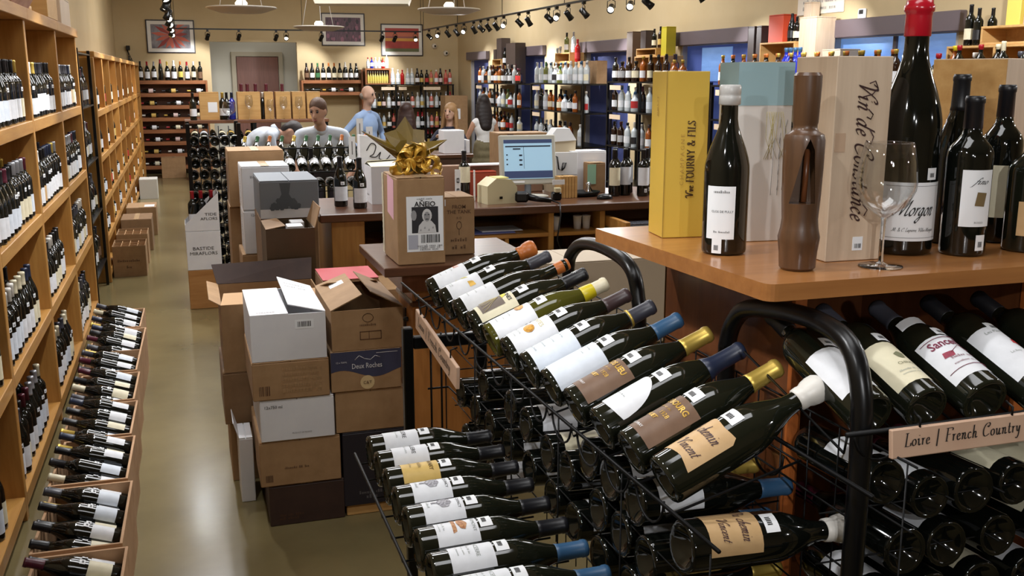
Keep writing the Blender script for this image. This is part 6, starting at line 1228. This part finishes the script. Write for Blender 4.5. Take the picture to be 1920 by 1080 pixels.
t=thing('wall_notice','white lettered notice board high on the wall above crates','sign',(XR-.012,7.95,2.47)); MB().bbox((0,-.36,-.09),(.01,.33,.14),.002).build('board',mat('notice_paper',(222,214,196),.6),t)
for j,s_ in enumerate(('~abcdefghij klmno pqrstu','~abcde fghijklmn opqrst u','~abcdefg hijklm nop')): lettering(t,s_,.5,(-.001,-.01,.08-.06*j),(0,-1,0),(0,0,1),INKG,height=.035)
# ---------------------------------------------------------------- tracks, track heads, pendants
TRZ=2.66
def track(label,a,b):
    t=thing('light_track',label,'track',a); d=Vector(b)-Vector(a); L=d.length; rz=math.atan2(d.y,d.x); t.rotation_euler=(0,0,rz)
    MB().bbox((0,-.018,-.012),(L,.018,.012),.002).build('track_bar',BLACK,t)
    n=max(2,int(L/2.5))
    for i in range(n+1): MB().tube([(L*i/n,0,.012),(L*i/n,0,ZC-TRZ)],.005,6).build('suspension_rod',BLACK,t)
track('long black light track over the left aisle',(-.1,-3.4,TRZ),(-.1,19.45,TRZ)); track('black light track along the back wall',(-.06,19.5,TRZ),(4.46,19.5,TRZ)); track('long black light track before the window wall',(4.5,-3.4,TRZ+.03),(4.5,19.45,TRZ+.03))
LENS=mat('lamp_lens',(255,246,230),.3,emit=14)
HM=[MB().box((-.02,-.02,-.03),(.02,.02,0)).mesh('adapter',BLACK),None,MB().lathe([(0,-.05),(.03,-.05),(.034,-.045),(.034,.03),(.04,.07),(.037,.07),(.03,.03),(0,.025)],14).mesh('lamp_can',BLACK),MB().lathe([(0,.045),(.032,.045)],14).mesh('lens',LENS)]
YM=MB(); YM.tube([(-.042,0,0),(-.042,0,.07),(0,0,.09),(.042,0,.07),(.042,0,0)],.005,5); HM[1]=YM.mesh('yoke',BLACK)
def head(loc,target,label,on=True,power=0,deg=55,grp='track light heads'):
    t=thing('track_light',label,'lamp',loc,0,grp); obj('adapter',HM[0],t)
    d=(Vector(target)-Vector(loc)); d.normalize()
    y=obj('yoke',HM[1],t); rz=math.atan2(d.y,d.x)+PI/2; y.matrix_local=Matrix.Translation((0,0,-.12))@Matrix.Rotation(rz,4,'Z')
    c=obj('lamp_can',HM[2],t); q=d.to_track_quat('Z','Y').to_matrix().to_4x4(); c.matrix_local=Matrix.Translation((0,0,-.12))@q
    if on: l=obj('lens',HM[3],c)
    if power:
        spot(Vector(loc)+Vector((0,0,-.12))+d*.075,target,power,deg)
HW=85
ry=[19.0,18.3,17.6,17.0,16.5,15.9,15.5,15.1,14.7,14.3,13.6,13.2,12.4,12.1,11.7,11.2,10.4,9.9,9.5,8.4]
for i,y in enumerate(ry):
    head((4.5,y,TRZ+.02),(5.4,y-.3+.5*(i%3-1),1.7-.3*(i%2)) if i not in(1,4,9,13,16,17) else (2.6,y-3.2,1.0),'%s spotlight from the back on the window wall track'%ORD[i],i%2==0 or i in(1,9,13,17),HW*1.1 if i%2==0 else 0,65)
for i,x in enumerate((.5,1.05,1.72,1.9,2.55,3.7,3.95,4.35)): head((x,19.5,TRZ-.01),(x-.3,20.45,1.75) if i not in(3,7) else (x-.4,16.5,1.0),'%s spotlight from the left on the back wall track'%ORD[i],i in(0,2,3,4,6,7),HW*.9 if i in(0,2,4,6) else 0,80)
for i,y in enumerate((18.6,17.6,16.6,15.6,14.8,14.0,13.2,12.4)): head((-.1,y,TRZ-.01),(-.8,y-.4,1.0) if i%2 else (.2,y-2.6,1.2),'%s spotlight from the back on the left aisle track'%ORD[i],True,HW*1.2 if i%2 else 0,75)
# heads nearer than the frame: they light the near shelving and the gondola
for i,(y,tg,pw,dg) in enumerate(((10.8,(-.8,10.2,1.0),85,80),(9.6,(.6,8.6,1.0),120,80),(8.4,(-.8,7.8,1.0),85,80),(7.2,(.7,6.0,1.1),110,70),(6.2,(-.8,6.0,1.0),85,85),(5.2,(.5,4.2,.8),60,70),(4.3,(-.8,4.7,1.1),70,85),(3.3,(.75,3.9,1.1),45,60),(2.6,(.6,1.9,1.25),42,60),(1.5,(.75,1.5,1.25),36,60),(.7,(1.2,1.6,1.6),18,65),(-1.2,(1.15,1.5,1.72),75,34),(-2.6,(1.1,1.5,1.7),75,26))):
    head((-.1,y,TRZ-.01),tg,'%s spotlight nearer than the picture on left aisle track'%ORD[i],True,pw,dg)
for i,(y,tg,pw,dg) in enumerate(((7.2,(5.2,7.6,2.0),80,80),(6.0,(2.4,6.0,1.0),130,60),(4.6,(5.2,5.2,2.0),70,80),(2.2,(1.4,1.6,1.5),60,50),(1.0,(1.3,1.3,1.2),30,50),(-1.6,(1.3,1.45,1.72),55,28))):
    head((4.5,y,TRZ+.02),tg,'%s spotlight nearer than the picture on window wall track'%ORD[i],True,pw,dg)
# pendant discs
DM=mat('pendant_disc',(176,164,158),.5); DT=mat('pendant_rim',(226,222,214),.4)
for i,(x,y,z,R) in enumerate(((.8,13.9,2.70,.45),(2.38,18.5,2.68,.45),(3.7,14.35,2.76,.45))):
    t=thing('pendant_disc_lamp','round white pendant disc lamp, %s'%['left over the aisle','small one before the vineyard print','right one before the window track'][i],'lamp',(x,y,z))
    MB().lathe([(0,-.075),(R*.6,-.065),(R*.95,-.014),(R,0),(R*.98,.008),(R*.5,.012),(0,.012)],36).build('disc',DM,t); MB().lathe([(R*.985,-.006),(R*1.006,0),(R*.985,.010)],36).build('rim',DT,t)
    for a in range(3): MB().tube([(R*.7*math.cos(a*2.1+.5),R*.7*math.sin(a*2.1+.5),.01),(.06*math.cos(a*2.1+.5),.06*math.sin(a*2.1+.5),ZC-z)],.006,6).build('suspension_wire',DT,t)
    MB().lathe([(0,.01),(.07,.012),(.08,.06),(.05,.10),(0,.10)],16).build('uplight',mat('uplight_glow',(255,244,220),.4,emit=3),t)
t=thing('linear_fixture','long rectangular white light box hanging near the picture top','lamp',(1.95,11.35,2.60),-.25); MB().prism([(-.56,.16),(-.5,0),(.5,0),(.56,.16)],-.2,.2,'y').build('housing',mat('fixture_housing',(196,188,170),.5),t)
for x in (-.4,.4): MB().tube([(x,0,.16),(x,0,ZC-2.6)],.006,6).build('suspension_wire',DT,t)
# ---------------------------------------------------------------- the many far bottles that cannot be told apart
o=STUFF.build('packed_wine_bottles',list(SMAT.keys())); tag(o,'dark wine bottles packed deep in the far racks and back rows','bottles',kind='stuff')
